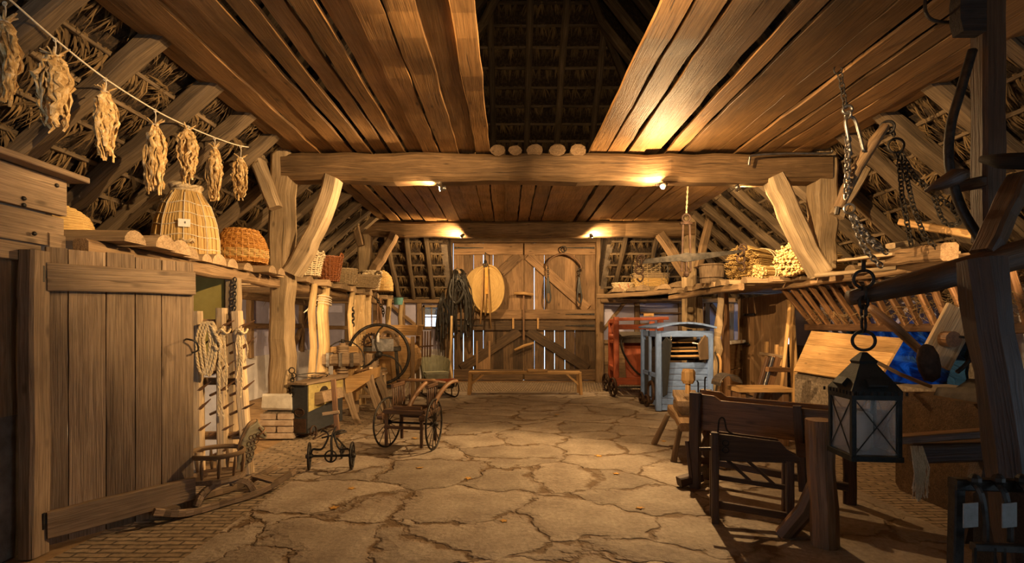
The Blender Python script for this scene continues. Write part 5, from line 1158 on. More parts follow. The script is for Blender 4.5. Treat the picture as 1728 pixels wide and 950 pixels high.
# red machine
t = thing('red_winnower', 'red painted farm machine frame on small spoked iron wheels', 'farm machine', (2.62, 10.75, 0), math.radians(-4))
for x in (-.42, .45):
    for y in (-.35, .45): b = MB(); b.bar((x, y, .2), (x, y, 1.58 if y < 0 else 1.5), .11, .09, (0, 1, 0)); b.build('post', M['red'], t)
for nm, p, q, w, h in (('top_board', (-.46, -.36, 1.53), (.6, -.36, 1.55), .10, .06), ('rail', (-.4, -.36, 1.38), (.5, -.36, 1.38), .05, .10), ('rail', (-.42, -.36, 1.08), (-.42, .45, 1.08), .08, .08), ('rail', (-.44, -.36, .3), (.5, -.36, .28), .08, .14), ('rail', (-.42, -.36, .52), (-.42, .45, .52), .08, .10), ('rail', (.45, -.36, .3), (.45, .45, .3), .08, .12), ('top_board', (-.42, -.36, 1.5), (-.42, .45, 1.5), .08, .09)):
    b = MB(); b.bar(p, q, w, h); b.build(nm, M['red'], t)
b = MB(); b.bar((.1, -.3, .35), (.1, .1, 1.15), .62, .03, (0, 1, 0)); b.build('sloping_board', M['red'], t)
b = MB(); b.bar((-.0, -.28, 1.12), (-.0, .4, 1.22), .7, .12); b.build('sacking', M['cloth'], t)
b = MB(); b.tube(spline([(-.3, -.42, 1.18), (-.34, -.45, 1.05), (-.26, -.45, .8), (-.05, -.45, .5), (.15, -.45, .4), (.4, -.42, .38)], 5), .028, 7, flat=.5); b.tube(spline([(-.3, -.42, 1.18), (-.1, -.4, 1.2), (.4, -.4, 1.2)], 4), .025, 7, flat=.5); b.build('belt', M['leather'], t, True)
b = MB(); b.cyl((-.55, -.3, 1.18), (-.40, -.3, 1.18), .055, 12); b.build('knob', M['red'], t, True)
b = MB(); b.box((.22, -.36, 1.62), (.18, .1, .06)); b.build('block', M['honey'], t)
for x, y in ((-.5, -.45), (-.52, .5), (.5, -.45), (.5, .5)): wheel(t, (x, y, .19), .175, (1, .25, 0), .018, 6, 'rust', .04, .08, flat=1.6, sp=.012)
b = MB(); b.cyl((-.5, -.45, .19), (.5, -.45, .19), .02, 8); b.build('axle', M['iron'], t)
# blue winnowing machine
t = thing('blue_winnower', 'blue grey painted winnowing machine with curved lid and open slatted mouth', 'winnowing machine', (2.89, 8.52, 0), 0)
hw_ = .42; Hb = 1.32; D = .95
for x in (-hw_, hw_): b = MB(); b.bar((x, 0, .02), (x, 0, Hb), .09, .08, (0, 1, 0)); b.build('front_post', M['blue'], t)
for x in (-hw_, hw_): b = MB(); b.bar((x, D, .02), (x, D, Hb+.02), .08, .08, (0, 1, 0)); b.build('rear_post', M['blue'], t)
b = MB()
for k in range(8): b.bar((-hw_+.04, .0, .07+k*.098), (hw_-.04, .0, .07+k*.098), .03, .092, Z3, 2, 0, .16)
b.build('front_boards', M['blue'], t)
b = MB(); b.bar((-hw_, 0, Hb-.05), (hw_, 0, Hb-.05), .06, .10); b.build('front_rail', M['blue'], t)
b = MB()
for k in range(9):
    y0, y1 = -.12+k*.17, -.12+(k+1)*.17; z0, z1 = [Hb+.03+.15*math.sin(math.pi*min(1, max(0, (q+.12)/1.6))) for q in (y0, y1)]
xs = [-.48+.12*k for k in range(9)]
for a, c in zip(xs, xs[1:]):
    za, zc = [Hb+.03+.10*math.cos(q/.48*1.35) for q in (a, c)]; b.bar(((a+c)/2, -.14, (za+zc)/2), ((a+c)/2, D+.1, (za+zc)/2), .125, .03, (-(zc-za), 0, c-a))
b.build('curved_lid', M['blue'], t)
for x in (-hw_, hw_):
    b = MB(); s = 1 if x > 0 else -1
    for p, q, w, h in (((x, 0, .12), (x, D, .12), .04, .08), ((x, 0, .58), (x, D, .58), .04, .07), ((x, 0, Hb-.05), (x, D, Hb-.05), .04, .1), ((x, .5, .12), (x, .5, Hb), .04, .07)): b.bar(p, q, w, h)
    b.build('side_frame', M['blue'], t)
    b = MB(); b.box((x-s*.02, D/2, .35), (.02, D, .45)); b.box((x-s*.02, D*.74, .88), (.02, D*.5, .55)); b.build('dark_panel', M['black'], t)
    b = MB(); b.prism([(0, .60), (.55, .60), (.55, .75), (.48, .95), (.35, 1.05), (.2, .98), (.1, .8), (0, .72)], (x-s*.03, 0.02, 0), (0, 1, 0), (0, 0, 1), .02); b.build('cheek_board', M['soot_shade'], t)
b = MB(); b.torus((-hw_-.02, .35, .28), .17, .03, (1, 0, 0), 24, 6, 1); b.build('fan_opening', M['rust'], t)
for i, (y, z) in enumerate(((.06, .90), (.10, .98), (.2, 1.03), (.28, 1.12))):
    b = MB(); b.bar((-.3, y, z), (.26, y, z+.01), .05, .03); b.build('slat', M['honey'], t)
b = MB(); b.box((-.02, .4, .88), (.7, .7, .02)); b.bar((-.36, .6, 1.05), (.36, .6, 1.05), .02, .5); b.build('inner_bin', M['soot_shade'], t)
b = MB(); b.tube(spline([(.14, .02, 1.12), (.26, -.02, 1.08), (.27, 0, .9)], 4), .014, 6); b.chain([(-.22, -.02, 1.24), (-.22, -.02, 1.05)], .04, .025, .005); b.build('iron_crank', M['steel'], t)
for s in (-1, 1):
    b = MB(); x = s*(hw_-.05); b.prism([(.86, .0), (1.15, .02), (1.22, .12), (1.15, .24), (.86, .2), (.3, .12), (.25, .02)] if s < 0 else [(.86, 0), (1.2, .02), (1.25, .1), (1.1, .3), (.86, .24)], (x, -.05, 0), (0, 0, 1), (-s*.3, -1, 0) if s < 0 else (-.6, -.5, 0), .025); b.build('side_flap', M['grey' if s > 0 else 'black'], t)
b = MB(); b.tube(spline([(hw_+.06, -.06, .98), (hw_+.10, -.1, .8), (hw_+.08, -.1, .5), (hw_+.05, -.08, .25)], 5), .022, 6, flat=.5); b.build('leather_strap', M['leather'], t)
b = MB(); b.tube(spline([(hw_+.08, -.1, .95), (hw_+.12, -.13, .85), (hw_+.12, -.13, .6), (hw_+.14, -.13, .5)], 4), .02, 6); b.build('worn_hide', M['honey'], t)
for y in (.5, D-.1): wheel(t, (-hw_-.06, y, .11), .09, (1, .1, 0), .022, 5, 'rust', .03, .06, sp=.01)
# stall front: boarded door, posts and braces along the right wall
t = thing('door_6', 'boarded stall door with black hinges and wooden latch on the right', 'door', (4.72, 9.6, 0), kind='structure')
d = Vector((4.72, 9.6, 0))
b = MB(); pz = [(4.86, 10.75), (4.82, 10.4), (4.78, 10.05), (4.75, 9.7), (4.72, 9.35), (4.70, 9.05), (4.68, 8.75)]
for (xa, ya), (xb, yb) in zip(pz, pz[1:]):
    m0 = Vector(((xa+xb)/2, (ya+yb)/2, 0))-d; b.bar(m0+Vector((0, 0, .04)), m0+Vector((0, 0, 1.96)), math.hypot(xb-xa, yb-ya)-.008, .03, (1, 0, 0), 6, .003, .05)
b.build('planks', M['door'], t)
for y, z in ((10.3, 1.62), (10.55, 1.05)):
    b = MB(); b.bar((.02, y-9.6+.1, z), (.0, y-9.6-.35, z), .012, .05); b.ball((-.0, y-9.6+.08, z), .03, 8, 5); b.build('hinge', M['iron'], t)
for y, z0, z1 in ((9.35, .72, 1.12), (9.0, .75, 1.08), (8.85, .72, 1.05)): b = MB(); b.bar((-.07, y-9.6, z0), (-.07, y-9.6, z1), .06, .05, (1, 0, 0), 3, .004); b.build('latch_block', M['honey'], t)
b = MB(); b.bar((-.09, -.05, .9), (-.09, -.85, .88), .03, .05); b.build('latch_bar', M['grey'], t)
timber('stall_post', 'thin squared post at the hinge side of the stall door', 'post', (4.83, 10.75, 0), (4.83, 10.75, 2.0), .12, .1, 'oak', 8, .006)
timber('stall_post', 'knotty crooked trunk post in front of the stall door, right of the blue machine', 'post', (3.55, 9.0, 0), (3.72, 9.05, 2.0), .15, .15, 'pale', 10, .025, ch=.45) 
timber('stall_post', 'dark squared post close behind the knotty trunk', 'post', (4.05, 9.6, 0), (4.0, 9.6, 2.0), .1, .12, 'brown', 8, .006)
timber('stall_post', 'broad pale post behind the blue machine', 'post', (4.02, 10.9, 0), (3.98, 10.9, 2.0), .26, .14, 'pale', 8, .01)
timber('stall_post', 'slanted pale board propped behind the hay rack beside the stall door', 'board', (4.62, 8.35, .1), (4.72, 8.7, 1.95), .16, .04, 'honey', 5, .004, up=(1, 0, 0))
b = MB(); b.tube([(4.22, 8.1, .0), (4.5, 8.3, 1.75)], .03, 8, jit=.04); tag(b.build('round_pole', M['honey'], smooth=True), 'round pale pole leaning beside the slanted feed lid', 'pole')
timber('plank_fence', 'low plank barrier between the posts behind the blue machine', 'fence', (3.95, 9.75, .8), (4.8, 10.7, .8), .04, .5, 'door', 6, .004)
timber('plank_fence', 'lower plank barrier behind the blue machine', 'fence', (3.95, 9.75, .32), (4.8, 10.7, .32), .04, .42, 'door', 6, .004)
timber('white_board', 'bright board capping the plank barrier by the trunk post', 'board', (4.12, 9.7, 1.09), (4.75, 10.5, 1.09), .1, .06, 'paper', 3, .003)
# hay rack
t = thing('hay_rack', 'long dark slatted hay rack under the right shelf', 'hay rack', (4.6, 6.3, 1.38))
o = t.location
b = MB(); b.bar(Vector((4.74, 8.25, 1.38))-o, Vector((4.78, 3.9, 1.38))-o, .09, .1, seg=12, jit=.005); b.build('bottom_rail', M['dark'], t)
for k in range(20):
    y = 8.1-k*.21; b = MB(); xt = 4.30+(8.1-y)*.085; b.bar(Vector((xt, y+.02, 1.97))-o, Vector((4.74, y+R.uniform(-.02, .02), 1.42))-o, .07, .045, (0, 1, 0), 4, .004, .2); b.build('slat', M['brown'], t)
b = MB(); rr = random.Random(2)
for k in range(1600):
    y = rr.uniform(4.0, 8.1); f = rr.random(); p = Vector((4.52+.35*f*rr.random()+.25*(1-f), y, 1.5+.42*(1-f)+rr.uniform(-.05, .05))); dd = Vector((rr.uniform(-.5, .5), rr.uniform(-1, 1), rr.uniform(-.8, .4))).normalized()*rr.uniform(.08, .25)
    s2 = dd.cross(Vector((1, .3, 0))).normalized()*.004; q = len(b.v); oo = b.off()
    for e in (p-s2, p+s2, p+dd): b.v.append(tuple(e)); b.g.append(tuple(oo))
    b.f.append((q, q+1, q+2))
tag(b.build('hay', M['thatchblade']), 'loose hay lying in the long rack', 'hay', None, 'stuff')
# feed trough with slanted plank lid
t = thing('feed_bin', 'feed bin with a slanted lid of pale planks and two iron straps', 'feed bin', (4.5, 6.9, 0)); o = t.location
TL, TR_, BR, BL = Vector((4.66, 7.95, 1.31)), Vector((4.72, 6.2, 1.24)), Vector((4.25, 5.98, .72)), Vector((4.26, 7.72, .72))
for k in range(3):
    a, c = k/3, (k+.985)/3; b = MB()
    p0 = (BL.lerp(TL, a)+BL.lerp(TL, c))/2-o; p1 = (BR.lerp(TR_, a)+BR.lerp(TR_, c))/2-o; w = (TL-BL).length/3*.985; nl = (TR_-TL).cross(TL-BL).normalized()
    up_ = nl*.03; Q = [BL.lerp(TL, a)-o, BR.lerp(TR_, a)-o, BR.lerp(TR_, c)-o, BL.lerp(TL, c)-o]; g_ = b.off(); G = [g_+Vector((0, y_, x_)) for x_, y_ in ((0, 0), (1.75, 0), (1.75, .24), (0, .24))]
    b.rings([Q, [v_+up_ for v_ in Q]], [G, [v_+Vector((.03, 0, 0)) for v_ in G]]); b.build('lid_plank', M['honey'], t)
for f in (.16, .82):
    a = BL.lerp(BR, f); c = TL.lerp(TR_, f); q = a.lerp(c, .62); b = MB(); nn = nl if nl.z > 0 else -nl; b.bar(q-o+nn*.02, c-o+nn*.02, .05, .008, nn, tw=1.3); b.build('iron_strap', M['rust'], t)
b = MB(); b.box((.1, -.05, .35), (.6, 1.9, .70)); b.build('rough_base', M['rubble'], t)
wt = wallbox('low_wall', 4.36, 5.0, 1.2, 5.9, 0, .74, 'rubble'); tag(wt, 'low rough cast wall running along the near right side', 'wall', kind='structure')
b = MB()
for r_ in range(5):
    for k in range(9): b.box((4.30+.01*(r_ % 2), 1.6+k*.44+.2*(r_ % 2), .07+r_*.135), (.1, .42, .12), ch=.15)
b.build('brick_face', M['wall_dim'], None); bpy.data.objects['brick_face'].update_tag(); struct(bpy.data.objects['brick_face'], 'dim brick facing of the low wall at the near right', 'wall')
# translucent blue plastic over the opening in the side wall
def plastic():
    m, nt, B, N = new_mat('blue plastic sheet'); lk = nt.links.new
    tr_ = N('ShaderNodeBsdfTranslucent'); tr_.inputs[0].default_value = (.02, .16, .5, 1); B.inputs['Base Color'].default_value = (.05, .16, .38, 1); B.inputs['Roughness'].default_value = .3
    mix = N('ShaderNodeMixShader', i0=.45); lk(tr_.outputs[0], mix.inputs[1]); lk(B.outputs[0], mix.inputs[2]); lk(mix.outputs[0], nt.nodes['Material Output'].inputs[0])
    n0 = N('ShaderNodeTexNoise', Scale=5.0, Detail=6.0); cr = ramp(N, [(.38, (.012, .06, .17)), (.62, (.05, .22, .45))]); lk(n0.outputs[0], cr.inputs[0]); lk(cr.outputs[0], tr_.inputs[0])
    nz = N('ShaderNodeTexNoise', Scale=9.0, Detail=4.0); bp = N('ShaderNodeBump', Strength=.9, Distance=.05); lk(nz.outputs[0], bp.inputs['Height']); lk(bp.outputs[0], B.inputs['Normal']); lk(bp.outputs[0], tr_.inputs['Normal'])
    return m
b = MB(); rr = random.Random(6); n1, n2 = 14, 12; q = len(b.v)
for sd in (0, .006):
    rr = random.Random(6)
    for i in range(n1+1):
        for j in range(n2+1):
            b.v.append((5.92+rr.uniform(-.05, .05)+sd, 6.75+2.3*i/n1, .2+1.22*j/n2)); b.g.append((i, j, 0))
NV = (n1+1)*(n2+1)
for s_ in (0, 1):
    for i in range(n1):
        for j in range(n2):
            a = s_*NV+i*(n2+1)+j; b.f.append((a, a+1, a+n2+2, a+n2+1) if s_ == 0 else (a, a+n2+1, a+n2+2, a+1))
tag(b.build('plastic_sheet', plastic(), smooth=True), 'crumpled blue plastic sheet glowing with daylight in the right wall opening', 'plastic sheet')
wpart('white_plaster', wr, XR-.06, XR, 3.2, 6.6, .75, 1.9, 'lime')
# plank frame tools leaning before the stall door
t = thing('wooden_press', 'dark slatted wooden frame leaning beside the feed bin', 'frame', (3.2, 6.55, 0), 0)
b = MB(); 
for k, (dx, m) in enumerate(((0, 'dark'), (.07, 'steel'), (.14, 'brown'))): q = MB(); q.bar((dx-.1, .02*k, .42), (dx+.12, .02*k+.1, 1.0), .1 if k == 2 else .035, .06, (0, 1, 0)); q.build('board', M[m], t)
for z in (.62, .86): q = MB(); q.bar((-.1+(z-.5)*.4, -.04, z), (.32+(z-.5)*.2, .1, z-.02), .05, .06); q.build('cross_bar', M['brown'], t)
b = MB(); b.bar((-.2, .05, 0), (-.05, .05, .5), .06, .06); b.bar((.3, .1, 0), (.16, .1, .6), .06, .06); b.build('feet', M['brown'], t)
t = thing('grindstone_trough', 'pale topped workbench with a curved metal band behind the dark breakers', 'workbench', (3.05, 6.1, 0))
b = MB(); b.box((-.06, .1, .655), (.62, .34, .05)); b.build('top', M['honey'], t)
for x in (-.3, .2): b = MB(); b.bar((x, .1, 0), (x, .1, .64), .08, .25); b.build('leg', M['brown'], t)
b = MB(); P = [Vector((-.42+math.cos(a)*.13-.02, .1, .70+math.sin(a)*.13)) for a in [math.pi-k*math.pi/12 for k in range(12)]]
for a, c in zip(P, P[1:]): b.bar(a, c, .26, .012, (a-Vector((-.44, .1, .7))))
b.build('metal_band', M['steel'], t)
# low splayed bench with mallet
t = thing('shaving_horse', 'low rough bench with splayed legs and a thick wooden block', 'bench', (1.93, 5.65, 0))
b = MB(); b.bar((0, -.28, .36), (.12, .5, .42), .3, .09, seg=4, jit=.012); b.build('seat', M['oak'], t)
b = MB(); b.bar((.06, .0, .42), (.1, .42, .46), .18, .22, seg=3, jit=.01); b.bar((.05, -.02, .56), (.12, .42, .62), .26, .06, seg=3, jit=.01); b.build('block', M['grey'], t)
for x, y, dx, dy in ((-.12, -.2, -.1, -.08), (.12, -.22, .08, -.08), (-.06, .42, -.14, .1), (.22, .42, .1, .1)):
    b = MB(); b.bar((x+dx, y+dy, 0), (x, y, .36), .06, .06, seg=3, jit=.006, ch=.35); b.build('leg', M['grey'], t)
t = thing('mallet', 'wooden mallet standing on the rough block of the low bench', 'mallet', (2.01, 5.8, .65)); b = MB(); b.tube([(0, 0, 0), (0, 0, .12)], .03, 8); b.build('handle', M['honey'], t); b = MB(); b.tube([(0, 0, .11), (0, 0, .15), (0, 0, .24), (.0, 0, .27)], [.055, .075, .075, .06], 9, jit=.08); b.build('head', M['honey'], t)
# two dark flax breakers
t = thing('flax_breaker', 'large dark flax breaker with two long boards, behind the small one', 'flax breaker', (1.68, 4.62, 0), math.atan2(-.62, .80))
L = 1.12
for y, z in ((-.06, 0), (.13, .015)):
    b = MB(); b.prism([(-.0, .50+z), (L+.25, .50+z), (L+.25, .755+z), (.22, .765+z), (.17, .80+z), (0, .81+z)], (0, y, 0), (1, 0, 0), (0, 0, 1), .035); b.build('board', M['brown'], t, bevel=.004)
for x, y in ((.02, -.1), (.02, .18), (L, .18)): b = MB(); b.bar((x, y*1.2, .0), (x, y, .82 if x < .1 else .5), .09, .07, (0, 1, 0), 4, .003); b.build('leg', M['dark'], t)
b = MB(); b.bar((.02, -.13, .28), (.02, .22, .45), .04, .05); b.bar((.02, -.13, .14), (.02, .22, .14), .05, .06); b.build('leg_brace', M['dark'], t)
b = MB(); b.bar((.0, .1, .2), (L, .1, .16), .05, .06); b.build('long_stretcher', M['dark'], t)
b = MB(); b.bar((-.09, -.2, .05), (.05, -.05, .09), .09, .08); b.bar((.0, -.15, .09), (-.04, -.14, .4), .03, .03, (0, 1, 0)); b.build('treadle', M['dark'], t)
b = MB(); b.tube(spline([(.03, -.06, .8), (.03, -.06, .9), (.035, -.1, .92)], 4), .007, 5); b.build('iron_hook', M['iron'], t); b = MB(); b.tube(spline([(.03, .13, .8), (.03, .13, .92), (.05, .1, .94)], 4), .007, 5); b.build('iron_hook', M['iron'], t)
b = MB(); b.bar((.84, -.09, .02+.1), (.80, -.1, .78), .06, .05, (0, 1, 0), 4, .003); b.bar((.82, -.12, .45), (.90, -.12, .45), .12, .1); b.bar((.9, .0, .1), (.83, -.02, .5), .07, .05, (0, 1, 0)); b.build('swing_arm', M['dark'], t)
t = thing('flax_breaker', 'small dark flax breaker with a curved board end and thin diagonal rods', 'flax breaker', (1.50, 3.78, 0), math.radians(-17))
L = .48
for y in (-.05, .05):
    b = MB(); b.prism([(.03, .44), (L+.06, .46), (L+.06, .50), (L, .53), (L-.06, .60), (.03, .63)], (0, y, 0), (1, 0, 0), (0, 0, 1), .022); b.build('board', M['dark'], t, bevel=.003)
for x, y, z in ((.0, -.06, .64), (.0, .07, .6), (L, -.05, .47), (L, .06, .47)): b = MB(); b.bar((x, y*1.3, 0), (x, y, z), .05, .045, (0, 1, 0), 4, .002); b.build('leg', M['dark'], t)
for z, w in ((.10, .05), (.28, .035)): b = MB(); b.bar((0, 0 if z > .2 else -.06, z+.03), (L, 0 if z > .2 else -.06, z-.01), .03, w); b.build('stretcher', M['dark'], t)
for x in (.06, .2): b = MB(); b.bar((x, 0, .46), (x+.2, 0, .28), .022, .022); b.build('diagonal_rod', M['dark'], t)
b = MB(); b.tube(spline([(.02, -.05, .63), (.03, -.05, .73), (.06, -.05, .74), (.08, -.05, .66), (.12, -.05, .635)], 5), .006, 5); b.build('iron_hook', M['iron'], t)
for z in (.57, .52): b = MB(); b.torus((.07, -.065, z), .02, .005, (0, 1, 0)); b.build('iron_ring', M['iron'], t)
b = MB(); b.cyl((-.1, 0, .5), (.0, 0, .51), .014, 8); b.build('peg', M['dark'], t)
t = thing('trunk_trestle', 'thick forked trunk standing as a trestle leg before the big flax breaker', 'trestle', (2.03, 3.33, 0))
b = MB(); b.tube([(.0, 0, 0), (-.01, 0, .25), (-.02, .01, .5), (-.025, .01, .80)], [.085, .082, .08, .085], 11, jit=.07); b.build('trunk', M['brown'], t)
b = MB(); b.tube([(-.18, .16, .0), (-.08, .08, .2), (-.02, .03, .42)], [.062, .06, .055], 9, jit=.08); b.build('branch', M['brown'], t)
# things lying at the foot of the breakers
b = MB(); b.bar((2.25, 5.4, .06), (2.9, 5.5, .05), .12, .05, jit=.01, seg=3); tag(b.build('wood_scrap', M['grey']), 'flat scrap board lying on the floor behind the big flax breaker', 'board')
b = MB(); b.bar((2.1, 5.1, .0), (2.45, 5.35, .42), .1, .06, jit=.008, seg=3); tag(b.build('wood_prop', M['grey']), 'slanted prop board behind the big flax breaker', 'board')
# hanging lantern
t = thing('lantern', 'black tin lantern with glass sides hanging on a chain of rings', 'lantern', (2.05, 3.0, .63), math.radians(-6))
s = .118; h = .31; zb = .055
b = MB(); b.box((0, 0, zb-.02), (2*s+.035, 2*s+.035, .03)); b.box((0, 0, zb+h+.01), (2*s+.026, 2*s+.026, .03))
for x in (-s, s):
    for y in (-s, s): b.bar((x, y, zb-.01), (x, y, zb+h), .026, .026, (0, 1, 0))
b.build('frame', M['tin'], t)
for nx, ny in ((1, 0), (-1, 0), (0, 1), (0, -1)):
    c = Vector((nx*s, ny*s, zb+h/2)); u = Vector((-ny, nx, 0)); b = MB(); b.bar(c-Vector((0, 0, h/2)), c+Vector((0, 0, h/2)), 2*s-.02, .003, Vector((nx, ny, 0)), ch=0); b.build('glass_pane', M['glass'], t)
    b = MB(); e = c+Vector((nx, ny, 0))*.008
    for sg in (-1, 1): b.tube([e-u*(s-.01)-Vector((0, 0, sg*(h/2-.01))), e+u*(s-.01)+Vector((0, 0, sg*(h/2-.01)))], .0035, 5)
    b.build('wire_cross', M['tin'], t)
b = MB(); z0 = zb+h+.025; q = s+.014
b.rings([[Vector((sx*q, sy*q, z0)) for sx, sy in ((1, -1), (1, 1), (-1, 1), (-1, -1))], [Vector((sx*q, sy*q, z0+.02)) for sx, sy in ((1, -1), (1, 1), (-1, 1), (-1, -1))], [Vector((sx*.045, sy*.045, z0+.165)) for sx, sy in ((1, -1), (1, 1), (-1, 1), (-1, -1))], [Vector((sx*.05, sy*.05, z0+.18)) for sx, sy in ((1, -1), (1, 1), (-1, 1), (-1, -1))], [Vector((sx*.012, sy*.012, z0+.23)) for sx, sy in ((1, -1), (1, 1), (-1, 1), (-1, -1))]], [[Vector((k, j, 0)) for k in range(4)] for j in range(5)])
for a in range(4):
    n_ = Vector((math.cos(a*math.pi/2), math.sin(a*math.pi/2), 0)); u = Vector((-n_.y, n_.x, 0)); b.bar(n_*(s-.0)-u*.05+Vector((0, 0, z0+.06)), n_*(s-.0)+u*.05+Vector((0, 0, z0+.06)), .05, .03, Vector((n_.x, n_.y, .8)))
rf = b.build('roof', M['tin'], t)
b = MB()
for a in range(4):
    n_ = Vector((math.cos(a*math.pi/2), math.sin(a*math.pi/2), 0)); u = Vector((-n_.y, n_.x, 0))
    for k in range(8): b.box(n_*(q+.002)+u*(-q+.03+k*.036)+Vector((0, 0, z0+.006)), (.006, .012, .02) if a % 2 == 0 else (.012, .006, .02))
b.build('vent_shade', M['soot_shade'], rf)  # dark chips on the surface stand in for shade inside vent slots
b = MB(); b.lathe([(.02, 0), (.045, .02), (.045, .2), (.03, .22)], (0, 0, zb), 12); b.build('candle_cup', M['paper'], t, True)
zt = z0+.24
b = MB(); b.torus((0, 0, zt+.055), .055, .009, (.6, 1, 0)); b.torus((0, 0, zt+.15), .045, .008, (1, -.3, 0)); b.chain([(0, 0, zt+.19), (.0, 0, zt+.38)], .07, .045, .009); b.torus((0, 0, zt+.41), .05, .009, (.2, 1, 0)); b.tube([(0, 0, zt+.45), (0, 0, zt+.52)], .012, 6); b.build('hanging_rings', M['iron'], t, True)
b = MB(); b.tube([(2.0, 3.05, 1.56), (2.45, 3.02, 1.67), (3.1, 2.95, 1.86)], [.045, .075, .085], 10, jit=.05); tag(b.build('carrying_pole', M['dark'], smooth=True), 'thick dark round pole carrying the lantern at the near right', 'pole')
timber('sloping_trunk', 'dark squared trunk sloping down at the right picture edge', 'trunk', W(1655, 440, 2.75), W(1735, 960, 2.55), .2, .2, 'dark', 8, .012, (0, 1, 0), .3)
# hanging plough parts at the top right
timber('hanging_post', 'dark upright timber hanging from the loft at the right edge', 'post', W(1668, -20, 3.3), W(1668, 408, 3.3), .15, .12, 'dark', 8, .004, (0, 1, 0))
b = MB(); b.tube(spline([W(1641, 85, 3.2), W(1622, 150, 3.2), W(1604, 215, 3.2), W(1602, 280, 3.2), W(1622, 350, 3.2), W(1655, 405, 3.15)], 5), .026, 8); tag(b.build('curved_handle', M['iron'], smooth=True), 'long dark curved plough handle hanging beside the dark upright timber', 'plough handle')
b = MB(); b.tube([W(1560, 322, 3.15), W(1585, 312, 3.1), W(1612, 298, 3.1), W(1630, 293, 3.1)], [.008, .035, .05, .03], 10); tag(b.build('wooden_peg', M['dark'], smooth=True), 'tapered dark wooden peg crossing the curved plough handle', 'peg')
timber('cross_peg', 'short dark bar joining the plough handle and the upright timber', 'bar', W(1600, 318, 3.25), W(1670, 305, 3.28), .06, .07, 'dark', 3, .003)
timber('timber_brace', 'dark brace slanting below the dark upright timber at the right edge', 'brace', W(1722, 300, 3.1), W(1660, 430, 3.0), .12, .1, 'dark', 6, .006)
b = MB(); b.tube([W(1655, 268, 3.2), W(1690, 272, 3.1), W(1735, 272, 3.0)], [.02, .045, .05], 9); tag(b.build('side_handle', M['soot_shade'], smooth=True), 'dark rounded handle sticking out at the right picture edge', 'handle bar')
b = MB(); b.prism([(-.07, 0), (.07, 0), (.07, .3), (-.07, .3), (-.09, .2), (-.09, .08)][::-1], W(1636, 58, 3.2), (1, 0, 0), (0, 0, 1), .08); b.v = [(x, y, z) for x, y, z in b.v]; tag(b.build('plough_shoe', M['soot_shade']), 'black iron plough shoe hanging at the top right', 'plough part')
b = MB(); b.tube(spline([W(1562, -10, 3.3), W(1562, 20, 3.3), W(1580, 36, 3.3), W(1630, 38, 3.3)], 5), .01, 6); tag(b.build('iron_hook', M['iron']), 'thin iron hook curving to the black plough shoe', 'hook')
# chains and the wooden swingle bar under the right loft
t = thing('hanging_chain', 'chain with an iron clevis holding up the slanted wooden yoke bar', 'chain', W(1416, 118, 4.42)); o = t.location
Lp = lambda px, py, Y=4.42: W(px, py, Y)-o
b = MB(); b.chain([Lp(1417, 122), Lp(1427, 182)], .06, .04, .006); b.torus(Lp(1414, 118), .035, .006, (0, 1, 0)); b.build('chain', M['iron'], t)
b = MB(); b.torus(Lp(1430, 185), .035, .012, (.3, 1, 0)); b.torus(Lp(1431, 194), .03, .01, (1, .2, 0)); b.tube(spline([Lp(1436, 262), Lp(1430, 225), Lp(1427, 203), Lp(1434, 197), Lp(1443, 203), Lp(1450, 225), Lp(1458, 256)], 5), .014, 7); b.build('clevis', M['steel'], t, True)
b = MB(); b.chain([Lp(1431, 230), Lp(1430, 290), Lp(1428, 338)], .06, .045, .009); b.torus(Lp(1433, 352), .04, .01, (.2, 1, 0))
b.build('lower_chain', M['steel'], t)
for P in ([(1436, 362), (1450, 400), (1462, 425), (1490, 452)], [(1438, 362), (1460, 395), (1498, 428)], [(1437, 362), (1470, 410), (1492, 428)]):
    b = MB(); b.chain([Lp(*p) for p in P], .055, .04, .008); b.build('trailing_chain', M['steel'], t)
b = MB(); b.tube([W(1415, 350, 4.5), W(1445, 285, 4.48), W(1470, 245, 4.46), W(1495, 212, 4.44)], [.04, .05, .05, .035], 9, jit=.05); tag(b.build('yoke_bar', M['oak'], smooth=True), 'slanted round wooden yoke bar with an iron tip hanging in the chains', 'yoke bar')
b = MB(); b.tube([W(1415, 345, 4.5), W(1412, 362, 4.5)], .02, 6); b.torus(W(1497, 215, 4.44), .05, .012, (.5, 1, .3)); tag(b.build('yoke_iron', M['iron']), 'iron end fittings of the slanted yoke bar', 'iron fitting')
t = thing('hanging_chain', 'bunch of iron chains on a ring hanging before the right rafters', 'chain', W(1512, 240, 4.8)); o = t.location
b = MB(); b.torus((0, 0, -.03), .065, .011, (.2, 1, 0)); b.chain([W(1503, 215, 4.8)-o, W(1510, 232, 4.8)-o], .05, .035, .009); b.build('ring', M['iron'], t, True)
for P in ([(1516, 255), (1522, 330), (1538, 415)], [(1520, 255), (1540, 345), (1560, 400), (1595, 430)], [(1520, 258), (1545, 300), (1570, 320)], [(1575, 330), (1590, 372), (1604, 382), (1622, 375), (1606, 350), (1580, 328)]):
    b = MB(); b.chain([W(x, y, 4.8)-o for x, y in P], .055, .04, .007); b.build('trailing_chain', M['iron'], t)
# bent pipe on the beam
b = MB(); b.tube(spline([W(1264, 279, 6.38), W(1265, 268, 6.36), W(1272, 262, 6.36), W(1330, 259, 6.38), W(1396, 259, 6.38), W(1404, 254, 6.38)], 5), .016, 7); tag(b.build('bent_pipe', M['steel'], smooth=True), 'thin bent metal pipe fixed along the near tie beam at the right', 'pipe')
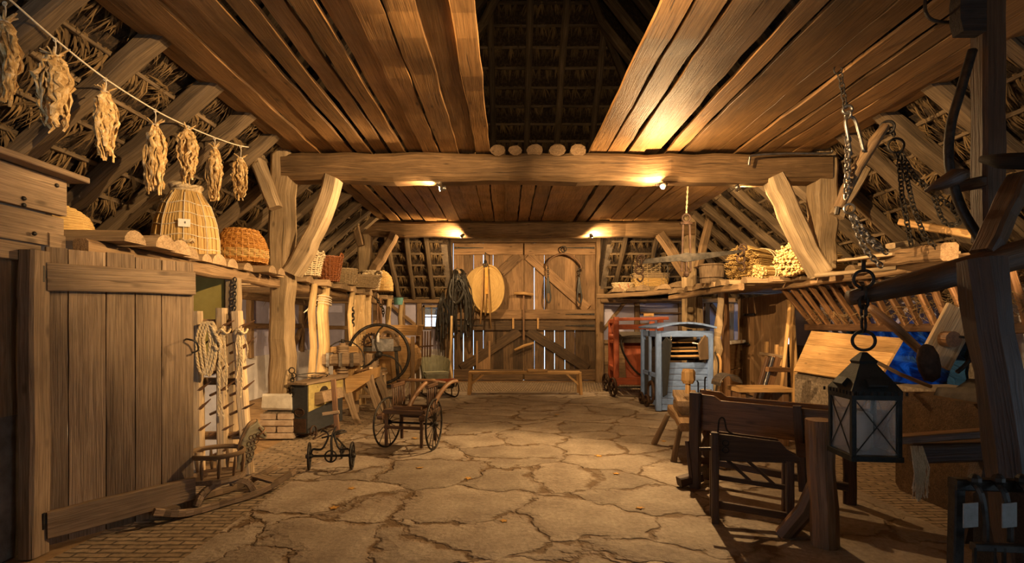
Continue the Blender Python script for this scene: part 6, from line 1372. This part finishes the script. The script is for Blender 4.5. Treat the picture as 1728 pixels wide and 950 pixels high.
# tools and cloth over the near right bin
t = thing('weaving_board', 'pale tilted wooden board with a round brush and iron crank hung on it', 'board', W(1600, 568, 4.6), rot=(0, math.radians(28), 0))
b = MB(); b.box((0, 0, 0), (.29, .035, .52), ch=.1); b.build('board', M['pale'], t)
b = MB(); b.cyl((-.03, -.02, -.04), (-.03, -.11, -.04), .07, 14); b.build('brush', M['brown'], t)
b = MB(); b.tube(spline([(.0, -.1, .0), (.06, -.12, .02), (.14, -.12, -.02), (.16, -.12, -.16), (.12, -.12, -.28)], 5), [.012]*12+[.018]*9, 7); b.build('crank', M['iron'], t, True)
b = MB(); b.torus((.0, 0, .28), .03, .008, (.3, 1, 0)); b.build('ring', M['steel'], t)
b = MB(); b.tube([W(1470, 520, 4.4), W(1510, 552, 4.5), W(1560, 598, 4.7)], [.035, .04, .035], 9, jit=.04); tag(b.build('dark_handle', M['brown'], smooth=True), 'stout dark wooden handle slanting left of the tilted board', 'tool handle')
b = MB(); b.tube([W(1464, 603, 4.5), W(1520, 632, 4.6), W(1570, 652, 4.75)], .018, 8); tag(b.build('broom_stick', M['honey'], smooth=True), 'thin tan stick slanting before the blue sheet', 'stick')
t = thing('grain_shovel', 'dark rounded shovel blade behind the tilted board', 'shovel', W(1567, 612, 4.45), rot=(0, math.radians(-12), 0))
b = MB(); b.lathe([(.005, -.17), (.07, -.14), (.10, -.05), (.10, .05), (.07, .13), (.02, .16)], (0, 0, 0), 12, sy=.35); b.build('blade', M['rust'], t, True)
t = thing('near_bin', 'dim wooden bin under the leather cloth at the near right', 'bin', (3.85, 4.1, 0)); b = MB(); b.box((0, 0, .42), (1.0, .8, .84)); b.build('body', M['doorlow'], t)
b = MB(); b.bar((-.5, -.42, .82), (.5, -.42, .82), .05, .06); b.build('rim', M['oak'], t)
b = MB(); nx, ny = 18, 10; rr = random.Random(8)
for sd in (0, 1):
    rr = random.Random(8)
    for i in range(nx+1):
        for j in range(ny+1):
            u, v = i/nx, j/ny; x = 3.32+.95*u; y = 3.62+.6*v; z = .93+.03*math.sin(9*u+3*v)+.02*math.sin(17*u)+rr.uniform(-.006, .006)-max(0, .25-v)*.55
            if u < .16: z -= (.16-u)*1.7; x += (.16-u)*.55
            b.v.append((x, y, z-sd*.012)); b.g.append((x, y, z))
NV = (nx+1)*(ny+1)
for sd in (0, 1):
    for i in range(nx):
        for j in range(ny):
            a = sd*NV+i*(ny+1)+j; b.f.append((a, a+ny+1, a+ny+2, a+1) if sd == 0 else (a, a+1, a+ny+2, a+ny+1))
for i in range(nx):
    for j in (0, ny): a = i*(ny+1)+j; b.f.append((a, a+NV, a+NV+ny+1, a+ny+1))
for j in range(ny):
    for i in (0, nx): a = i*(ny+1)+j; b.f.append((a, a+1, a+NV+1, a+NV))
tag(b.build('leather_cloth', M['cloth'], smooth=True), 'brown leather cloth draped over the near right bin', 'cloth')
t = thing('hackle_stand', 'dark flax brake stand with a long lever beside the lantern', 'flax brake', (2.95, 3.35, 0))
b = MB(); b.bar((-.42, .05, .66), (.48, .0, .74), .09, .05); b.tube([(.3, .0, .73), (.56, -.02, .76)], [.03, .025], 8); b.build('lever', M['brown'], t)
b = MB(); b.bar((-.3, .05, .57), (.35, .02, .6), .1, .12); b.build('beam', M['dark'], t)
b = MB(); b.prism([(-.16, 0), (.30, 0), (.24, .66), (.0, .66)], (.15, .05, 0), (1, 0, 0), (0, 0, 1), .1); b.build('stand', M['dark'], t)
b = MB(); rr = random.Random(4)
for k in range(30): x = -.33+rr.uniform(-.03, .05); b.tube([(x, .0, .63), (x+rr.uniform(-.02, .02), -.04, .5), (x+rr.uniform(-.03, .03), -.03, rr.uniform(.28, .4))], .004, 4)
b.build('flax_fibres', M['rope'], t)
# tool rack in the dark corner
t = thing('tool_rack', 'black iron tool rack with paper tags in the dark near right corner', 'tool rack', (2.2, 2.15, 0))
b = MB(); b.bar((-.28, .1, .72), (.5, .1, .70), .05, .05); b.bar((-.3, -.02, .50), (.1, -.02, .48), .03, .03); b.build('rail', M['iron'], t)
for x in (-.26, .45): b = MB(); b.bar((x, .12, 0), (x, .1, .72), .045, .045, (0, 1, 0)); b.build('leg', M['iron'], t)
for k, x in enumerate((-.22, -.12, -.02, .1, .2, .3)):
    b = MB(); b.tube(spline([(x, .08, .74), (x, .03, .70), (x+.01, .02, .58+.02*(k % 3)), (x+.02, .03, .5)], 4), .012, 6); b.ball((x, .06, .75), .025, 7, 5); b.build('hook', M['iron'], t)
for x in (-.29, -.13): b = MB(); b.box((x, .0, .62), (.075, .004, .10), rz=.2, ch=0); b.build('paper_tag', M['tagpaper'], t)
b = MB(); b.tube([(.02, .0, .58), (.08, .0, .74)], [.03, .035], 8); b.build('wooden_grip', M['brown'], t, True)
for x in (-.3, -.22, -.18, -.1): b = MB(); b.tube([(x, -.03, .5), (x, -.03, .02)], .008, 5); b.build('rod', M['iron'], t)
timber('iron_trough', 'dark squared trough standing in the near right corner', 'trough', (2.45, 2.5, .3), (3.3, 2.55, .3), .45, .6, 'soot_shade', 4, .004)
# spot lamps
def lamp(label, loc, aim, mount):
    t = thing('spot_lamp', label, 'lamp', loc, 0, 'spot lamps on the tie beams'); d = (Vector(aim)-Vector(loc)).normalized()
    b = MB(); b.tube([-d*.045, d*.03], [.026, .036], 12, caps=True); b.build('shade', M['steel'], t, True)
    b = MB(); b.lathe([(.002, .034), (.03, .034), (.03, .04), (.002, .042)], (0, 0, 0), 12, ax=d); b.build('bulb', M['bulb'], t)
    b = MB(); mp = Vector(mount)-Vector(loc); b.tube([-d*.03, Vector((mp.x, mp.y, mp.z*.5)), mp], .008, 6); b.ball(mp, .025, 8, 6); b.build('bracket', M['iron'], t)
LB = ['under the left half of the near tie beam', 'glaring under the middle right of the near tie beam', 'near the right brace of the near tie beam', 'at the left on the far tie beam', 'at the right on the far tie beam', 'right one on the beam behind the camera', 'left one on the beam behind the camera', 'added unseen in the middle of the beam behind the camera', 'low in the right aisle behind the hay rack', 'added low in the left aisle, unseen behind the partition']
for (loc, aim, pw, sz), lb in zip(LAMPS, LB):
    l = Vector(loc); d = (Vector(aim)-l).normalized()
    lamp('small metal spotlight '+lb, l-d*.06, aim, (l.x, YA, 3.22) if 6 < l.y < 7 else (l.x, YB, 3.25) if l.y > 9 else (l.x, 1.74, l.z) if l.z > 3 else (4.05, 3.35, 3.5) if l.x > 0 else (l.x, 5.57, 1.75))
# autumn leaves on the floor
rr = random.Random(12); n = 0
for px, py in ((708, 790), (593, 825), (563, 858), (790, 808), (1010, 770), (1080, 858), (672, 712), (700, 740), (940, 700), (850, 880), (1040, 800), (1120, 745)):
    p = FL(px, py); b = MB(); a0 = rr.uniform(0, 6.28); s = rr.uniform(.03, .05)
    pl = [(math.cos(a0+k*math.pi/5)*s*(1 if k % 2 == 0 else .5), math.sin(a0+k*math.pi/5)*s*(1 if k % 2 == 0 else .5)) for k in range(10)]
    b.prism(pl, (p.x, p.y, .006), (1, 0, rr.uniform(-.1, .1)), (0, 1, rr.uniform(-.1, .1)), .003); tag(b.build('dry_leaf', M['leaf']), 'small dry brown leaf lying on the clay slab floor', 'leaf', 'dry leaves on the floor')
